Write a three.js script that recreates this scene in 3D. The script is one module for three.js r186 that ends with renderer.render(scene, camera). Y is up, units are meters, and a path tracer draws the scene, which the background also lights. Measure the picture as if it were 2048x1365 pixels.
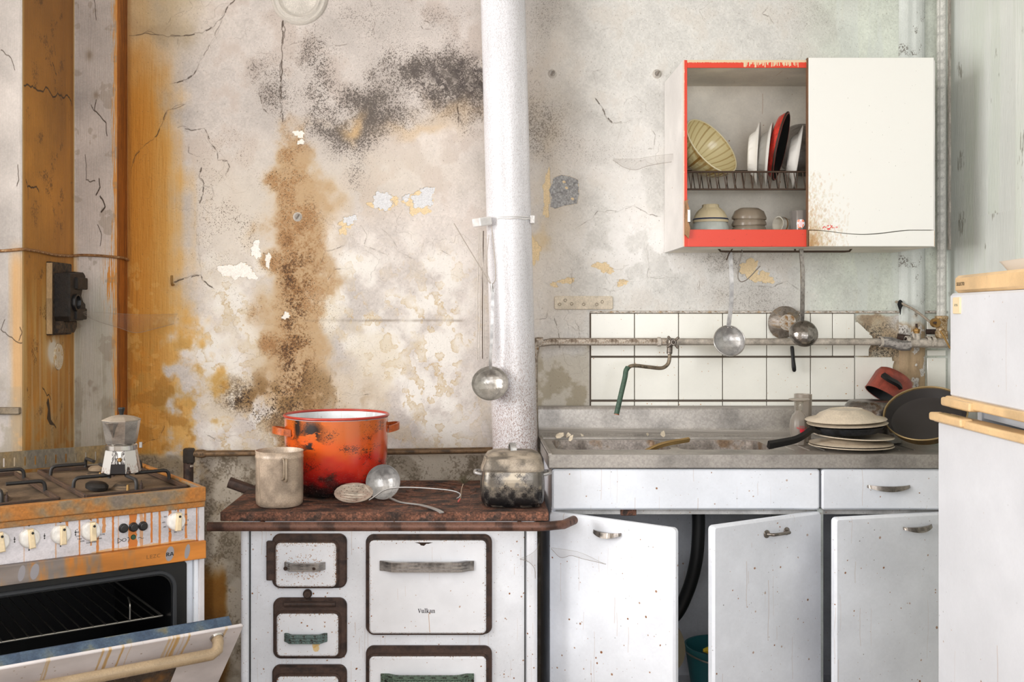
import * as THREE from 'three';
import { RoundedBoxGeometry } from 'three/addons/geometries/RoundedBoxGeometry.js';
import { mergeGeometries, toCreasedNormals, mergeVertices } from 'three/addons/utils/BufferGeometryUtils.js';
import { RectAreaLightUniformsLib } from 'three/addons/lights/RectAreaLightUniformsLib.js';

// ---------------------------------------------------------------- camera, sky, light, exposure
const scene = new THREE.Scene();
const renderer = new THREE.WebGLRenderer({ antialias: true });
renderer.toneMapping = THREE.LinearToneMapping;
renderer.toneMappingExposure = 1.05;
renderer.shadowMap.enabled = true;
const FOCAL = 2080, PX = 940, PY = 630, DIST = 3.533, EYE = 1.286;   // lens in pixels, optical axis, distance to the back wall, eye height
const camera = new THREE.PerspectiveCamera(2 * Math.atan(682.5 / FOCAL) * 180 / Math.PI, 2048 / 1365, 0.05, 60);
camera.position.set(0, EYE, DIST);
camera.lookAt(0, EYE, 0);
camera.setViewOffset(2048, 1365, 1024 - PX, 682.5 - PY, 2048, 1365);
scene.add(camera);
scene.background = new THREE.Color(0xe4ebf0);                          // overcast sky outside the windows
RectAreaLightUniformsLib.init();
function windowLight(w, h, pos, target, color, intensity) {
  const l = new THREE.RectAreaLight(color, intensity, w, h);
  l.position.set(...pos); l.lookAt(...target); scene.add(l); return l;
}
windowLight(1.9, 1.5, [-2.93, 1.75, 2.55], [0, 1.75, 2.55], 0xfdfcfb, 15.5);   // daylight through the left window
windowLight(2.3, 1.55, [0.35, 1.75, 4.64], [0.35, 1.75, 0], 0xf9faff, 5.4);       // frontal fill, added at an unseen window behind the camera

// ---------------------------------------------------------------- helpers
const X = (px, z) => (px - PX) * (DIST - z) / FOCAL;                    // metres across at depth z
const Y = (py, z) => EYE + (PY - py) * (DIST - z) / FOCAL;              // metres up at depth z
const M = (n, z) => n * (DIST - z) / FOCAL;
const V3 = (x, y, z) => new THREE.Vector3(x, y, z);
function rng(seed) { let a = seed >>> 0; return () => { a = (a + 0x6D2B79F5) | 0; let t = Math.imul(a ^ (a >>> 15), 1 | a); t = (t + Math.imul(t ^ (t >>> 7), 61 | t)) ^ t; return ((t ^ (t >>> 14)) >>> 0) / 4294967296; }; }
const clamp = (v, a = 0, b = 1) => v < a ? a : v > b ? b : v;
const sstep = (a, b, v) => { const t = clamp((v - a) / (b - a)); return t * t * (3 - 2 * t); };
const lerp = (a, b, t) => a + (b - a) * t;

const taken = {};
function numbered(name) { const n = taken[name] = (taken[name] ?? -1) + 1; return n ? `${name}_${String(n).padStart(3, '0')}` : name; }
function tag(o, label, category, group, kind) {
  if (label) o.userData.label = label; if (category) o.userData.category = category;
  if (group) o.userData.group = group; if (kind) o.userData.kind = kind; return o;
}
function thing(name, label, category, at = [0, 0, 0], turn = 0, group) {
  const o = new THREE.Group(); o.name = numbered(name); o.position.set(...at); o.rotation.y = turn; scene.add(o);
  return tag(o, label, category, group);
}
function part(parent, name, geo, mat, label) {
  const m = new THREE.Mesh(geo, mat); m.name = name; m.castShadow = m.receiveShadow = true; parent.add(m);
  if (label) m.userData.label = label; return m;
}
function solo(name, label, category, geo, mat, at, group) {
  const m = new THREE.Mesh(geo, mat); m.name = numbered(name); m.castShadow = m.receiveShadow = true; scene.add(m);
  if (at) m.position.set(...at); return tag(m, label, category, group);
}
function structure(name, geo, mat, label, category) {
  const m = new THREE.Mesh(geo, mat); m.name = name; m.castShadow = m.receiveShadow = true; scene.add(m);
  return tag(m, label, category, null, 'structure');
}
function plain(g) { const n = g.index ? g.toNonIndexed() : g; for (const k of Object.keys(n.attributes)) if (!['position', 'normal', 'uv'].includes(k)) n.deleteAttribute(k); n.morphAttributes = {}; return n; }
function join(...gs) { return mergeGeometries(gs.flat().map(plain)); }
function box(w, h, d, x = 0, y = 0, z = 0, r = 0) {
  const g = r ? new RoundedBoxGeometry(w, h, d, 2, Math.min(r, w / 2.01, h / 2.01, d / 2.01)) : new THREE.BoxGeometry(w, h, d);
  return g.translate(x, y, z);
}
function span(x0, x1, y0, y1, z0, z1, r = 0) { return box(Math.abs(x1 - x0), Math.abs(y1 - y0), Math.abs(z1 - z0), (x0 + x1) / 2, (y0 + y1) / 2, (z0 + z1) / 2, r); }
function metricUV(g, size = 1, ou = 0, ov = 0) {                        // uv in metres, laid along the axis each face looks
  const p = g.attributes.position, n = g.attributes.normal, uv = new Float32Array(p.count * 2);
  for (let i = 0; i < p.count; i++) {
    const ax = Math.abs(n.getX(i)), ay = Math.abs(n.getY(i)), az = Math.abs(n.getZ(i)); let u, v;
    if (az >= ax && az >= ay) { u = p.getX(i); v = p.getY(i); } else if (ax >= ay) { u = p.getZ(i); v = p.getY(i); } else { u = p.getX(i); v = p.getZ(i); }
    uv[2 * i] = u / size + ou; uv[2 * i + 1] = v / size + ov;
  }
  g.setAttribute('uv', new THREE.BufferAttribute(uv, 2)); return g;
}
function frontUV(g, x0, x1, y0, y1) {                                    // uv 0..1 over a rectangle of the x-y plane
  const p = g.attributes.position, uv = new Float32Array(p.count * 2);
  for (let i = 0; i < p.count; i++) { uv[2 * i] = (p.getX(i) - x0) / (x1 - x0); uv[2 * i + 1] = (p.getY(i) - y0) / (y1 - y0); }
  g.setAttribute('uv', new THREE.BufferAttribute(uv, 2)); return g;
}
function rrect(w, h, r, cx = 0, cy = 0) {
  const s = new THREE.Shape(), x = cx - w / 2, y = cy - h / 2; r = Math.min(r, w / 2, h / 2);
  s.moveTo(x + r, y); s.lineTo(x + w - r, y); s.absarc(x + w - r, y + r, r, -Math.PI / 2, 0); s.lineTo(x + w, y + h - r); s.absarc(x + w - r, y + h - r, r, 0, Math.PI / 2);
  s.lineTo(x + r, y + h); s.absarc(x + r, y + h - r, r, Math.PI / 2, Math.PI); s.lineTo(x, y + r); s.absarc(x + r, y + r, r, Math.PI, Math.PI * 1.5); return s;
}
function slab(shape, depth, bevel = 0, seg = 8) {                        // extruded towards +z from z = 0
  const g = new THREE.ExtrudeGeometry(shape, { depth: depth - bevel * (bevel ? 1 : 0), bevelEnabled: bevel > 0, bevelSize: bevel, bevelThickness: bevel, bevelOffset: -bevel, bevelSegments: 1, curveSegments: seg });
  return toCreasedNormals(plain(g), 0.3);
}
function poly(pts) { return new THREE.Shape(pts.map(p => new THREE.Vector2(p[0], p[1]))); }
function pipe(pts, r, { seg = 0, radial = 12, straight = false, closed = false, caps = true, tension = 0.5 } = {}) {
  const v = pts.map(p => p.isVector3 ? p : V3(...p)); let c;
  if (straight || v.length === 2) { c = new THREE.CurvePath(); for (let i = 0; i + 1 < v.length; i++) c.add(new THREE.LineCurve3(v[i], v[i + 1])); }
  else c = new THREE.CatmullRomCurve3(v, closed, 'centripetal', tension);
  const n = seg || (v.length === 2 ? 1 : v.length * 8), out = [new THREE.TubeGeometry(c, n, r, radial, closed)];
  if (caps && !closed) for (const t of [0, 1]) {
    const g = new THREE.CircleGeometry(r, radial), d = c.getTangentAt(t).multiplyScalar(t ? 1 : -1);
    g.applyQuaternion(new THREE.Quaternion().setFromUnitVectors(V3(0, 0, 1), d)); g.translate(...c.getPointAt(t).toArray()); out.push(g);
  }
  return join(out);
}
function bend(pts, rad, n = 5) {                                         // rounds the corners of a polyline
  const v = pts.map(p => V3(...p)), out = [v[0]];
  for (let i = 1; i + 1 < v.length; i++) {
    const a = v[i - 1].clone().sub(v[i]), b = v[i + 1].clone().sub(v[i]), r = Math.min(rad, a.length() * .49, b.length() * .49);
    const p = v[i].clone().add(a.setLength(r)), q = v[i].clone().add(b.setLength(r));
    for (let k = 0; k <= n; k++) { const t = k / n; out.push(p.clone().multiplyScalar((1 - t) * (1 - t)).addScaledVector(v[i], 2 * t * (1 - t)).addScaledVector(q, t * t)); }
  }
  out.push(v[v.length - 1]); return out;
}
function bentPipe(pts, r, rad = .02, radial = 12) { const b = bend(pts, rad); return pipe(b, r, { straight: true, seg: b.length * 2, radial }); }
function lathe(profile, seg = 48, crease = 0.7) { return toCreasedNormals(plain(new THREE.LatheGeometry(profile.map(p => new THREE.Vector2(Math.max(p[0], 1e-5), p[1])), seg)), crease); }
function cyl(r0, r1, h, seg = 24) { return new THREE.CylinderGeometry(r1, r0, h, seg); }   // r0 below, r1 above
function place(g, [x, y, z] = [0, 0, 0], [rx, ry, rz] = [0, 0, 0]) { g.applyMatrix4(new THREE.Matrix4().makeRotationFromEuler(new THREE.Euler(rx, ry, rz))); return g.translate(x, y, z); }
function towards(g, d, at = [0, 0, 0]) { g.applyQuaternion(new THREE.Quaternion().setFromUnitVectors(V3(0, 1, 0), V3(...d).normalize())); return g.translate(...at); }   // turns +y into d
function loft(rings, capEnds = true, crease = 0.7) {                     // capEnds: true, false, 'first' or 'last'
                      // rings: arrays of [x, y, z], all of one length
  const n = rings[0].length, pos = [], uv = [], idx = [];
  rings.forEach((r, j) => r.forEach((p, i) => { pos.push(...p); uv.push(i / n, j / (rings.length - 1)); }));
  for (let j = 0; j + 1 < rings.length; j++) for (let i = 0; i < n; i++) { const a = j * n + i, b = j * n + (i + 1) % n; idx.push(a, b, a + n, b, b + n, a + n); }
  if (capEnds) for (const j of capEnds === 'first' ? [0] : capEnds === 'last' ? [rings.length - 1] : [0, rings.length - 1]) {
    const c = pos.length / 3, m = rings[j].reduce((s, p) => [s[0] + p[0] / n, s[1] + p[1] / n, s[2] + p[2] / n], [0, 0, 0]); pos.push(...m); uv.push(.5, j ? 1 : 0);
    for (let i = 0; i < n; i++) { const a = j * n + i, b = j * n + (i + 1) % n; j ? idx.push(a, b, c) : idx.push(b, a, c); }
  }
  const g = new THREE.BufferGeometry(); g.setAttribute('position', new THREE.Float32BufferAttribute(pos, 3)); g.setAttribute('uv', new THREE.Float32BufferAttribute(uv, 2)); g.setIndex(idx); g.computeVertexNormals();
  return toCreasedNormals(plain(g), crease);
}
function superRing(a, b, y, n = 48, e = 4, cx = 0, cz = 0) {            // rounded-square ring in plan
  const out = []; for (let i = 0; i < n; i++) { const t = -i / n * 2 * Math.PI, c = Math.cos(t), s = Math.sin(t); const k = Math.pow(Math.pow(Math.abs(c), e) + Math.pow(Math.abs(s), e), -1 / e); out.push([cx + a * c * k, y, cz + b * s * k]); } return out;
}

// ---------------------------------------------------------------- noise and textures
const NS = 512;
function field(seed, base, oct, gain = 0.5) {
  const f = new Float32Array(NS * NS), r = rng(seed); let amp = 1, tot = 0;
  for (let o = 0; o < oct; o++) {
    const n = Math.min(NS, base << o), g = new Float32Array(n * n); for (let i = 0; i < g.length; i++) g[i] = r();
    const step = NS / n;
    for (let y = 0; y < NS; y++) {
      const fy = y / step, y0 = Math.floor(fy), ty0 = fy - y0, ty = ty0 * ty0 * (3 - 2 * ty0), ra = (y0 % n) * n, rb = ((y0 + 1) % n) * n;
      for (let x = 0; x < NS; x++) {
        const fx = x / step, x0 = Math.floor(fx), tx0 = fx - x0, tx = tx0 * tx0 * (3 - 2 * tx0), xa = x0 % n, xb = (x0 + 1) % n;
        const a = g[ra + xa] + (g[ra + xb] - g[ra + xa]) * tx, b = g[rb + xa] + (g[rb + xb] - g[rb + xa]) * tx;
        f[y * NS + x] += amp * (a + (b - a) * ty);
      }
    }
    tot += amp; amp *= gain;
  }
  let s = 0, q = 0; for (const v of f) { s += v; q += v * v; } const m = s / f.length, sd = Math.sqrt(q / f.length - m * m);
  for (let i = 0; i < f.length; i++) f[i] = clamp(0.5 + (f[i] - m) / sd * 0.2);           // mean .5, deviation .2
  return f;
}
const NA = field(11, 4, 7), NB = field(23, 4, 7, .55), NC = field(37, 8, 5, .5), NF = field(51, 64, 3, .7);
function sm(f, u, v) {                                                     // periodic bilinear look-up, u and v in periods
  u = (u - Math.floor(u)) * NS; v = (v - Math.floor(v)) * NS; const x0 = u | 0, y0 = v | 0, tx = u - x0, ty = v - y0, x1 = (x0 + 1) & 511, y1 = (y0 + 1) & 511, xa = x0 & 511, ya = y0 & 511;
  const a = f[ya * NS + xa] + (f[ya * NS + x1] - f[ya * NS + xa]) * tx, b = f[y1 * NS + xa] + (f[y1 * NS + x1] - f[y1 * NS + xa]) * tx; return a + (b - a) * ty;
}
function wrapTex(t, srgb = true) { t.wrapS = t.wrapT = THREE.RepeatWrapping; t.magFilter = THREE.LinearFilter; t.minFilter = THREE.LinearMipmapLinearFilter; t.generateMipmaps = true; if (srgb) t.colorSpace = THREE.SRGBColorSpace; t.needsUpdate = true; return t; }
function paint(w, h, fn, bump = true) {                                    // fn(x, y, o): y runs down; o = [r, g, b, height], 0..255
  const c = new Uint8Array(w * h * 4), b = bump ? new Uint8Array(w * h * 4) : null, o = [0, 0, 0, 128];
  for (let y = 0; y < h; y++) for (let x = 0; x < w; x++) {
    o[3] = 128; fn(x, y, o); const i = ((h - 1 - y) * w + x) * 4;
    c[i] = clamp(o[0], 0, 255); c[i + 1] = clamp(o[1], 0, 255); c[i + 2] = clamp(o[2], 0, 255); c[i + 3] = 255;
    if (b) { b[i] = b[i + 1] = b[i + 2] = clamp(o[3], 0, 255); b[i + 3] = 255; }
  }
  return { map: wrapTex(new THREE.DataTexture(c, w, h)), bump: b && wrapTex(new THREE.DataTexture(b, w, h), false) };
}
function mixc(o, c, a) { if (a <= 0) return; if (a > 1) a = 1; o[0] += (c[0] - o[0]) * a; o[1] += (c[1] - o[1]) * a; o[2] += (c[2] - o[2]) * a; }
const gs = (x, y, cx, cy, rx, ry) => { const a = (x - cx) / rx, b = (y - cy) / ry, d = a * a + b * b; return d > 9 ? 0 : Math.exp(-d); };
function canvas(w, h, draw) { const c = document.createElement('canvas'); c.width = w; c.height = h; const g = c.getContext('2d'); draw(g, w, h); return c; }
function canvasTex(w, h, draw) { return wrapTex(new THREE.CanvasTexture(canvas(w, h, draw))); }
function maskOf(w, h, draw) { const d = canvas(w, h, (g) => { g.fillStyle = '#000'; g.fillRect(0, 0, w, h); draw(g, w, h); }).getContext('2d').getImageData(0, 0, w, h).data; const m = new Uint8Array(w * h); for (let i = 0; i < m.length; i++) m[i] = d[i * 4]; return m; }
function jag(g, pts, rough, r) {                                           // a crack: midpoint-displaced polyline
  let p = pts.map(a => [...a]);
  for (let k = 0; k < 3; k++) { const q = [p[0]]; for (let i = 0; i + 1 < p.length; i++) { const a = p[i], b = p[i + 1], l = Math.hypot(b[0] - a[0], b[1] - a[1]); q.push([(a[0] + b[0]) / 2 + (r() - .5) * l * rough, (a[1] + b[1]) / 2 + (r() - .5) * l * rough], b); } p = q; }
  g.beginPath(); p.forEach((a, i) => i ? g.lineTo(a[0], a[1]) : g.moveTo(a[0], a[1])); g.stroke();
}
// white enamel or paint with specks of rust, scratches and drips; one square stands for `size` metres
function enamel(seed, { base = [232, 235, 241], specks = 260, rust = '120,62,24', dark = 120, drips = 10, smudge = 0.10, size = 512, spread = 1 } = {}) {
  const r = rng(seed), c = canvas(size, size, (g, w, h) => {
    const im = g.createImageData(w, h), o = seed * .137;
    for (let y = 0; y < h; y++) for (let x = 0; x < w; x++) {
      const n = sm(NA, x / w + o, y / h + o * 2) - .5, f = sm(NF, x / w * 2, y / h * 2 + o) - .5, k = 1 + n * smudge * 1.6 + f * smudge * .35, i = (y * w + x) * 4;
      im.data[i] = clamp(base[0] * k, 0, 255); im.data[i + 1] = clamp(base[1] * k, 0, 255); im.data[i + 2] = clamp(base[2] * k, 0, 255); im.data[i + 3] = 255;
    }
    g.putImageData(im, 0, 0);
    for (let i = 0; i < drips; i++) { const x = r() * w, y = r() * h, l = (20 + r() * 90) * size / 512; g.strokeStyle = `rgba(${rust},${.08 + r() * .16})`; g.lineWidth = 1 + r() * 1.6; jag(g, [[x, y], [x + (r() - .5) * 4, y + l]], .05, r); }
    for (let i = 0; i < specks; i++) { const x = r() * w, y = r() * h, q = (.45 + Math.pow(r(), 5) * 1.9) * size / 512; g.fillStyle = `rgba(${rust},${.35 + r() * .6})`; g.beginPath(); g.ellipse(x, y, q, q * (.6 + r() * .6), r() * 3, 0, 6.3); g.fill(); }
    for (let i = 0; i < dark; i++) { const x = r() * w, y = r() * h, q = (.3 + Math.pow(r(), 3) * .8) * size / 512; g.fillStyle = `rgba(70,66,60,${.2 + r() * .5})`; g.beginPath(); g.arc(x, y, q, 0, 6.3); g.fill(); }
  });
  return wrapTex(new THREE.CanvasTexture(c));
}
// mottled metal, rust or dirt; tones: [[r,g,b], ...] mixed by noise. Tones of one hue share a neutral grain, tinted by the material's colour
function grain(o, scale, streak, fine, tones, spots, size) {
  return paint(size, size, (x, y, c) => {
    const u = x / size, v = y / size, a = sm(NA, u * scale + o, v * scale * (1 - streak * .85) + o), b = sm(NB, u * scale * 2 + o * 2, v * scale * 2 * (1 - streak * .9)), f = sm(NF, u * 2 + o, v * 2 * (1 - streak * .95)), q = sm(NC, u * 3 * scale, v * 3 * scale + o);
    let t = clamp((a * .55 + b * .45 - .5) * 1.7 + .5) * (tones.length - 1); const i = Math.min(tones.length - 2, t | 0); t -= i;
    for (let k = 0; k < 3; k++) c[k] = lerp(tones[i][k], tones[i + 1][k], t) * (1 + (f - .5) * fine);
    if (spots) mixc(c, spots, sstep(.72, .8, q) * .8);
  }, false).map;
}
const sharedBump = paint(512, 512, (x, y, c) => { const u = x / 512, v = y / 512; c[0] = c[1] = c[2] = 0; c[3] = 128 + (sm(NB, u * 2, v * 2) - .5) * 150 + (sm(NF, u * 2, v * 2) - .5) * 90; }).bump, neutral = {};
function mottle(seed, tones, { size = 512, scale = 1, fine = .25, streak = 0, spots = null } = {}) {
  const mean = [0, 1, 2].map(k => tones.reduce((s, t) => s + t[k] / tones.length, 0)), lum = tones.map(t => (t[0] + t[1] + t[2]) / (mean[0] + mean[1] + mean[2]));
  const hue = Math.max(...tones.map((t, i) => Math.max(...[0, 1, 2].map(k => Math.abs(t[k] / mean[k] / lum[i] - 1)))));
  if (hue < .1 && !spots) {
    const dev = Math.max(...lum) - Math.min(...lum), d = dev < .2 ? .07 : dev < .45 ? .17 : .36, sc = scale < 1.8 ? 1 : 2.5, key = [d, sc, streak > .3].join();
    neutral[key] ??= grain(.37 + d, sc, streak > .3 ? .8 : 0, .12 + d * .25, [[225 * (1 - d), 225 * (1 - d), 225 * (1 - d)], [225, 225, 225], [Math.min(255, 225 * (1 + d * .4)), Math.min(255, 225 * (1 + d * .4)), Math.min(255, 225 * (1 + d * .4))]], null, 512);
    const f = 255 / (225 * (1 - d * .15)); return { map: neutral[key], bump: sharedBump, color: new THREE.Color().setRGB(...mean.map(v => Math.min(1, v * f / 255)), THREE.SRGBColorSpace) };
  }
  return { map: grain(seed * .173, scale, streak, fine, tones, spots, size), bump: sharedBump };
}
const std = (o) => new THREE.MeshStandardMaterial(o), phys = (o) => new THREE.MeshPhysicalMaterial(o);
function mm(t, o) { const q = { map: t.map, ...o }; if (o.bumpScale) q.bumpMap = t.bump; if (t.color) q.color = t.color; return std(q); }
const enamelA = enamel(3, { specks: 620, dark: 420, drips: 60, smudge: .06, size: 1024 }), enamelB = enamel(7, { base: [231, 235, 242], specks: 260, dark: 240, drips: 36, smudge: .05, size: 1024 });
const steelT = mottle(5, [[140, 136, 131], [162, 158, 153], [178, 175, 171], [154, 146, 136]], { scale: 1.6, fine: .3 });
const rustT = mottle(9, [[40, 31, 27], [66, 48, 40], [94, 62, 47], [122, 82, 64], [62, 49, 43]], { scale: 1.6, fine: .8 });
const castT = mottle(13, [[46, 34, 28], [62, 44, 36], [80, 58, 48]], { scale: 2, fine: .4 });
const alumT = mottle(17, [[150, 148, 146], [178, 176, 174], [196, 194, 192]], { fine: .12 });
const sootT = mottle(19, [[20, 18, 18], [40, 37, 35], [70, 62, 54]], { scale: 2, fine: .4 });
const pipeT = mottle(21, [[128, 116, 102], [186, 178, 168], [206, 200, 192], [176, 150, 118]], { scale: 3, fine: .35, spots: [120, 96, 70] });
const mat = {
  enamel: std({ map: enamelA, roughness: .25 }), enamelB: std({ map: enamelB, roughness: .3 }),
  steel: mm(steelT, { metalness: .5, roughness: .42, bumpScale: .0004 }),
  rust: mm(rustT, { roughness: .8, bumpScale: .0015 }), cast: mm(castT, { roughness: .62, bumpScale: .001 }),
  alum: mm(alumT, { metalness: .5, roughness: .36, bumpScale: .0002 }), soot: mm(sootT, { roughness: .75, bumpScale: .001 }),
  pipe: mm(pipeT, { roughness: .7, bumpScale: .0012 }),
  chrome: std({ color: 0xb9b6b2, metalness: 1, roughness: .22 }), wire: std({ color: 0x4a3a2e, metalness: .4, roughness: .6 }), steelWire: std({ color: 0xa9a59c, metalness: .9, roughness: .35 }),
  black: std({ color: 0x141415, roughness: .45 }), blackMatt: std({ color: 0x0c0c0d, roughness: .85 }), ironBlack: std({ color: 0x24211f, roughness: .55, metalness: .2 }),
  dark: std({ color: 0x1b1a19, roughness: .9 }), grime: std({ color: 0x2e2721, roughness: .95 }),
  cream: std({ map: enamel(31, { base: [220, 186, 138], specks: 60, dark: 120, drips: 4, smudge: .12 }), roughness: .45 }),
  white: std({ color: 0xe9e8e4, roughness: .3 }), glass: phys({ color: 0xf2f2ee, transmission: 1, thickness: 0, roughness: .06, ior: 1.45 }),
  brass: std({ color: 0x9c7a48, metalness: .7, roughness: .5 }), web: std({ color: 0x9a8f84, roughness: 1, transparent: true, opacity: .14, side: THREE.DoubleSide }),
};

// ---------------------------------------------------------------- the back wall: plaster, mould, damp and rust stains, laid out in the wall's own pixels (588.7 to the metre)
const WX0 = 255, WX1 = 1900, WY0 = -150, WY1 = 1390, WW = 2048, WH = 1920;
const sxw = WW / (WX1 - WX0), syw = WH / (WY1 - WY0);
const tw = (p) => [(p[0] - WX0) * sxw, (p[1] - WY0) * syw];
const cracks = [
  [2.2, [[470, 0], [456, 12], [448, 32], [430, 50], [405, 66], [365, 72], [325, 70], [258, 71]]], [1.4, [[456, 12], [440, 50], [424, 82], [402, 120], [390, 146], [374, 160], [340, 168]]],
  [2.6, [[394, 138], [386, 150], [372, 160], [356, 165]]], [1.1, [[378, 0], [386, 14], [342, 34], [330, 62]]], [1.2, [[356, 72], [355, 100]]],
  [5, [[576, 32], [566, 42], [564, 60]]], [4.2, [[566, 48], [564, 90], [563, 160]]], [3, [[563, 150], [561, 170], [564, 215], [565, 240]]],
  [1.8, [[355, 256], [392, 260], [409, 257], [416, 270], [422, 288], [434, 302], [436, 321], [455, 322], [459, 334], [452, 352]]], [2.8, [[403, 335], [398, 351], [408, 368], [405, 390], [399, 407]]], [1.3, [[408, 372], [424, 374], [430, 394]]], [1, [[400, 407], [420, 428]]],
  [1.9, [[370, 209], [333, 222], [325, 246], [312, 272], [285, 295], [270, 313], [262, 338]]], [1.3, [[378, 288], [377, 306], [396, 314]]],
  [2.2, [[345, 566], [374, 556], [402, 551], [405, 560], [428, 578]]], [1.1, [[396, 450], [398, 500], [402, 550]]],
  [1.3, [[740, 0], [752, 30], [748, 70]]], [1.2, [[570, 92], [600, 84], [635, 80], [660, 92], [700, 88]]], [1.2, [[840, 40], [860, 46], [872, 42], [866, 58], [846, 58], [840, 46]]],
  [2, [[915, 210], [918, 232], [916, 254]]], [1.6, [[918, 230], [926, 252]]], [1.8, [[518, 180], [526, 218], [538, 228]]],
  [2.2, [[1190, 196], [1204, 214], [1210, 230], [1227, 248]]], [1.1, [[1303, 258], [1311, 270], [1308, 298], [1296, 298]]], [1, [[1227, 246], [1262, 240]]], [1.2, [[1066, 170], [1074, 160], [1082, 172]]],
  [1.2, [[1150, 458], [1186, 436], [1194, 424], [1240, 422], [1268, 412], [1300, 430], [1322, 434]]], [1.5, [[1108, 636], [1117, 660], [1119, 700]]], [1, [[1150, 640], [1158, 660], [1156, 690]]], [1.2, [[1070, 640], [1092, 638], [1096, 622]]],
  [1.4, [[1140, 535], [1145, 560], [1142, 580]]], [1.1, [[1295, 490], [1298, 530], [1294, 560]]], [1, [[1232, 560], [1300, 555], [1352, 556]]], [1.2, [[1400, 560], [1397, 590]]],
  [1.5, [[1535, 15], [1524, 28], [1540, 34], [1548, 48]]], [1.3, [[1510, 572], [1545, 576], [1574, 562], [1600, 582]]], [2.4, [[1826, 505], [1834, 530], [1838, 545], [1836, 585]]], [2, [[1806, 72], [1808, 84]]], [1.2, [[1100, 220], [1104, 240]]],
  [1.4, [[640, 530], [650, 505], [672, 498], [690, 490]]], [1.2, [[720, 450], [734, 470], [728, 492], [752, 500], [776, 512]]], [1, [[760, 455], [786, 480], [800, 505], [830, 520]]], [1.2, [[656, 560], [668, 540], [700, 536]]], [1.1, [[880, 500], [902, 512]]], [1.4, [[662, 744], [660, 762], [652, 770]]], [1.1, [[684, 786], [720, 792], [742, 788]]], [1.2, [[1050, 800], [1052, 860]]],
  [1.2, [[412, 870], [438, 884], [470, 872]]], [1.4, [[280, 890], [300, 882], [318, 878], [330, 850]]], [1.1, [[300, 860], [330, 846]]],
];
const crackMask = maskOf(WW, WH, (g) => {
  const r = rng(5); g.lineCap = 'round';
  for (const [w, p] of cracks) { g.strokeStyle = w > 1.5 ? '#fff' : '#aaa'; const q = p.map(tw); g.lineWidth = w * sxw * .22; jag(g, q, .26, r); for (let i = 0; i + 1 < q.length; i++) { g.lineWidth = w * sxw * (.3 + r() * .5); const a = q[i], b = q[i + 1], t0 = r() * .5, t1 = t0 + .3 + r() * .4; jag(g, [[lerp(a[0], b[0], t0), lerp(a[1], b[1], t0)], [lerp(a[0], b[0], t1), lerp(a[1], b[1], t1)]], .2, r); } }
  g.lineWidth = .8;
  for (let i = 0; i < 110; i++) {                                            // hairline crazing
    const zone = [[270, 0, 240, 420], [620, 430, 280, 150], [1080, 560, 160, 200], [1100, 0, 560, 480], [400, 650, 560, 250]][i % 5], x = zone[0] + r() * zone[2], y = zone[1] + r() * zone[3], a = r() * 6.3, l = 10 + r() * 34;
    g.strokeStyle = i % 3 ? '#2c2c2c' : '#505050'; jag(g, [[x, y], [x + Math.cos(a) * l, y + Math.sin(a) * l], [x + Math.cos(a + .8) * l * 1.7, y + Math.sin(a + .8) * l * 1.7]].map(tw), .5, r);
  }
});
const peel = maskOf(WW, WH, (g) => {                                         // where the coat has flaked away: 255 old bluish coat, 180 grey cement, 110 ochre undercoat
  const r = rng(8), blob = (cx, cy, rx, ry, v) => { g.fillStyle = `rgb(${v},${v},${v})`; g.beginPath(); const n = 60, p1 = r() * 6, p2 = r() * 6, p3 = r() * 6; for (let i = 0; i < n; i++) { const a = i / n * 6.283, k = .8 + .16 * Math.sin(2 * a + p1) + .14 * Math.sin(3 * a + p2) + .1 * Math.sin(7 * a + p3) + (r() - .5) * .2, p = tw([cx + Math.cos(a) * rx * k, cy + Math.sin(a) * ry * k]); i ? g.lineTo(...p) : g.moveTo(...p); } g.closePath(); g.fill(); };
  for (const [x, y, a, b] of [[764, 412, 28, 12], [790, 400, 10, 10], [836, 398, 34, 16], [842, 418, 20, 14], [694, 446, 18, 14], [686, 462, 8, 12], [826, 420, 10, 14], [1204, 534, 20, 12], [1216, 540, 16, 8], [1244, 566, 12, 9], [1134, 562, 18, 8], [1108, 570, 10, 6], [1500, 540, 26, 24], [1530, 556, 22, 14], [1094, 380, 10, 40], [1068, 500, 16, 30], [1166, 604, 18, 10], [1140, 610, 16, 6], [1092, 420, 8, 18], [1840, 560, 5, 4]]) blob(x, y, a, b, 110);
  for (const [x, y, a, b] of [[768, 400, 22, 20], [760, 408, 18, 14], [854, 386, 20, 14], [840, 404, 24, 14], [700, 440, 16, 12], [858, 400, 12, 14], [812, 396, 10, 8], [512, 500, 14, 20], [536, 520, 8, 16], [470, 542, 34, 22], [496, 548, 20, 14], [572, 632, 10, 8], [598, 268, 12, 10], [602, 284, 8, 8]]) blob(x, y, a, b, 255);
  { const q = [[1106, 356], [1122, 350], [1140, 353], [1156, 360], [1158, 390], [1154, 408], [1128, 412], [1110, 418], [1100, 414], [1103, 396], [1098, 380], [1104, 368]].map(tw); g.fillStyle = 'rgb(180,180,180)'; g.beginPath(); q.forEach((p, i) => i ? g.lineTo(...p) : g.moveTo(...p)); g.closePath(); g.fill(); }
  g.fillStyle = 'rgb(110,110,110)'; for (const [x, y] of [[1133, 376], [1145, 398], [1128, 364]]) { const p = tw([x, y]); g.beginPath(); g.ellipse(p[0], p[1], 4, 3, .5, 0, 7); g.fill(); }
});
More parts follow.
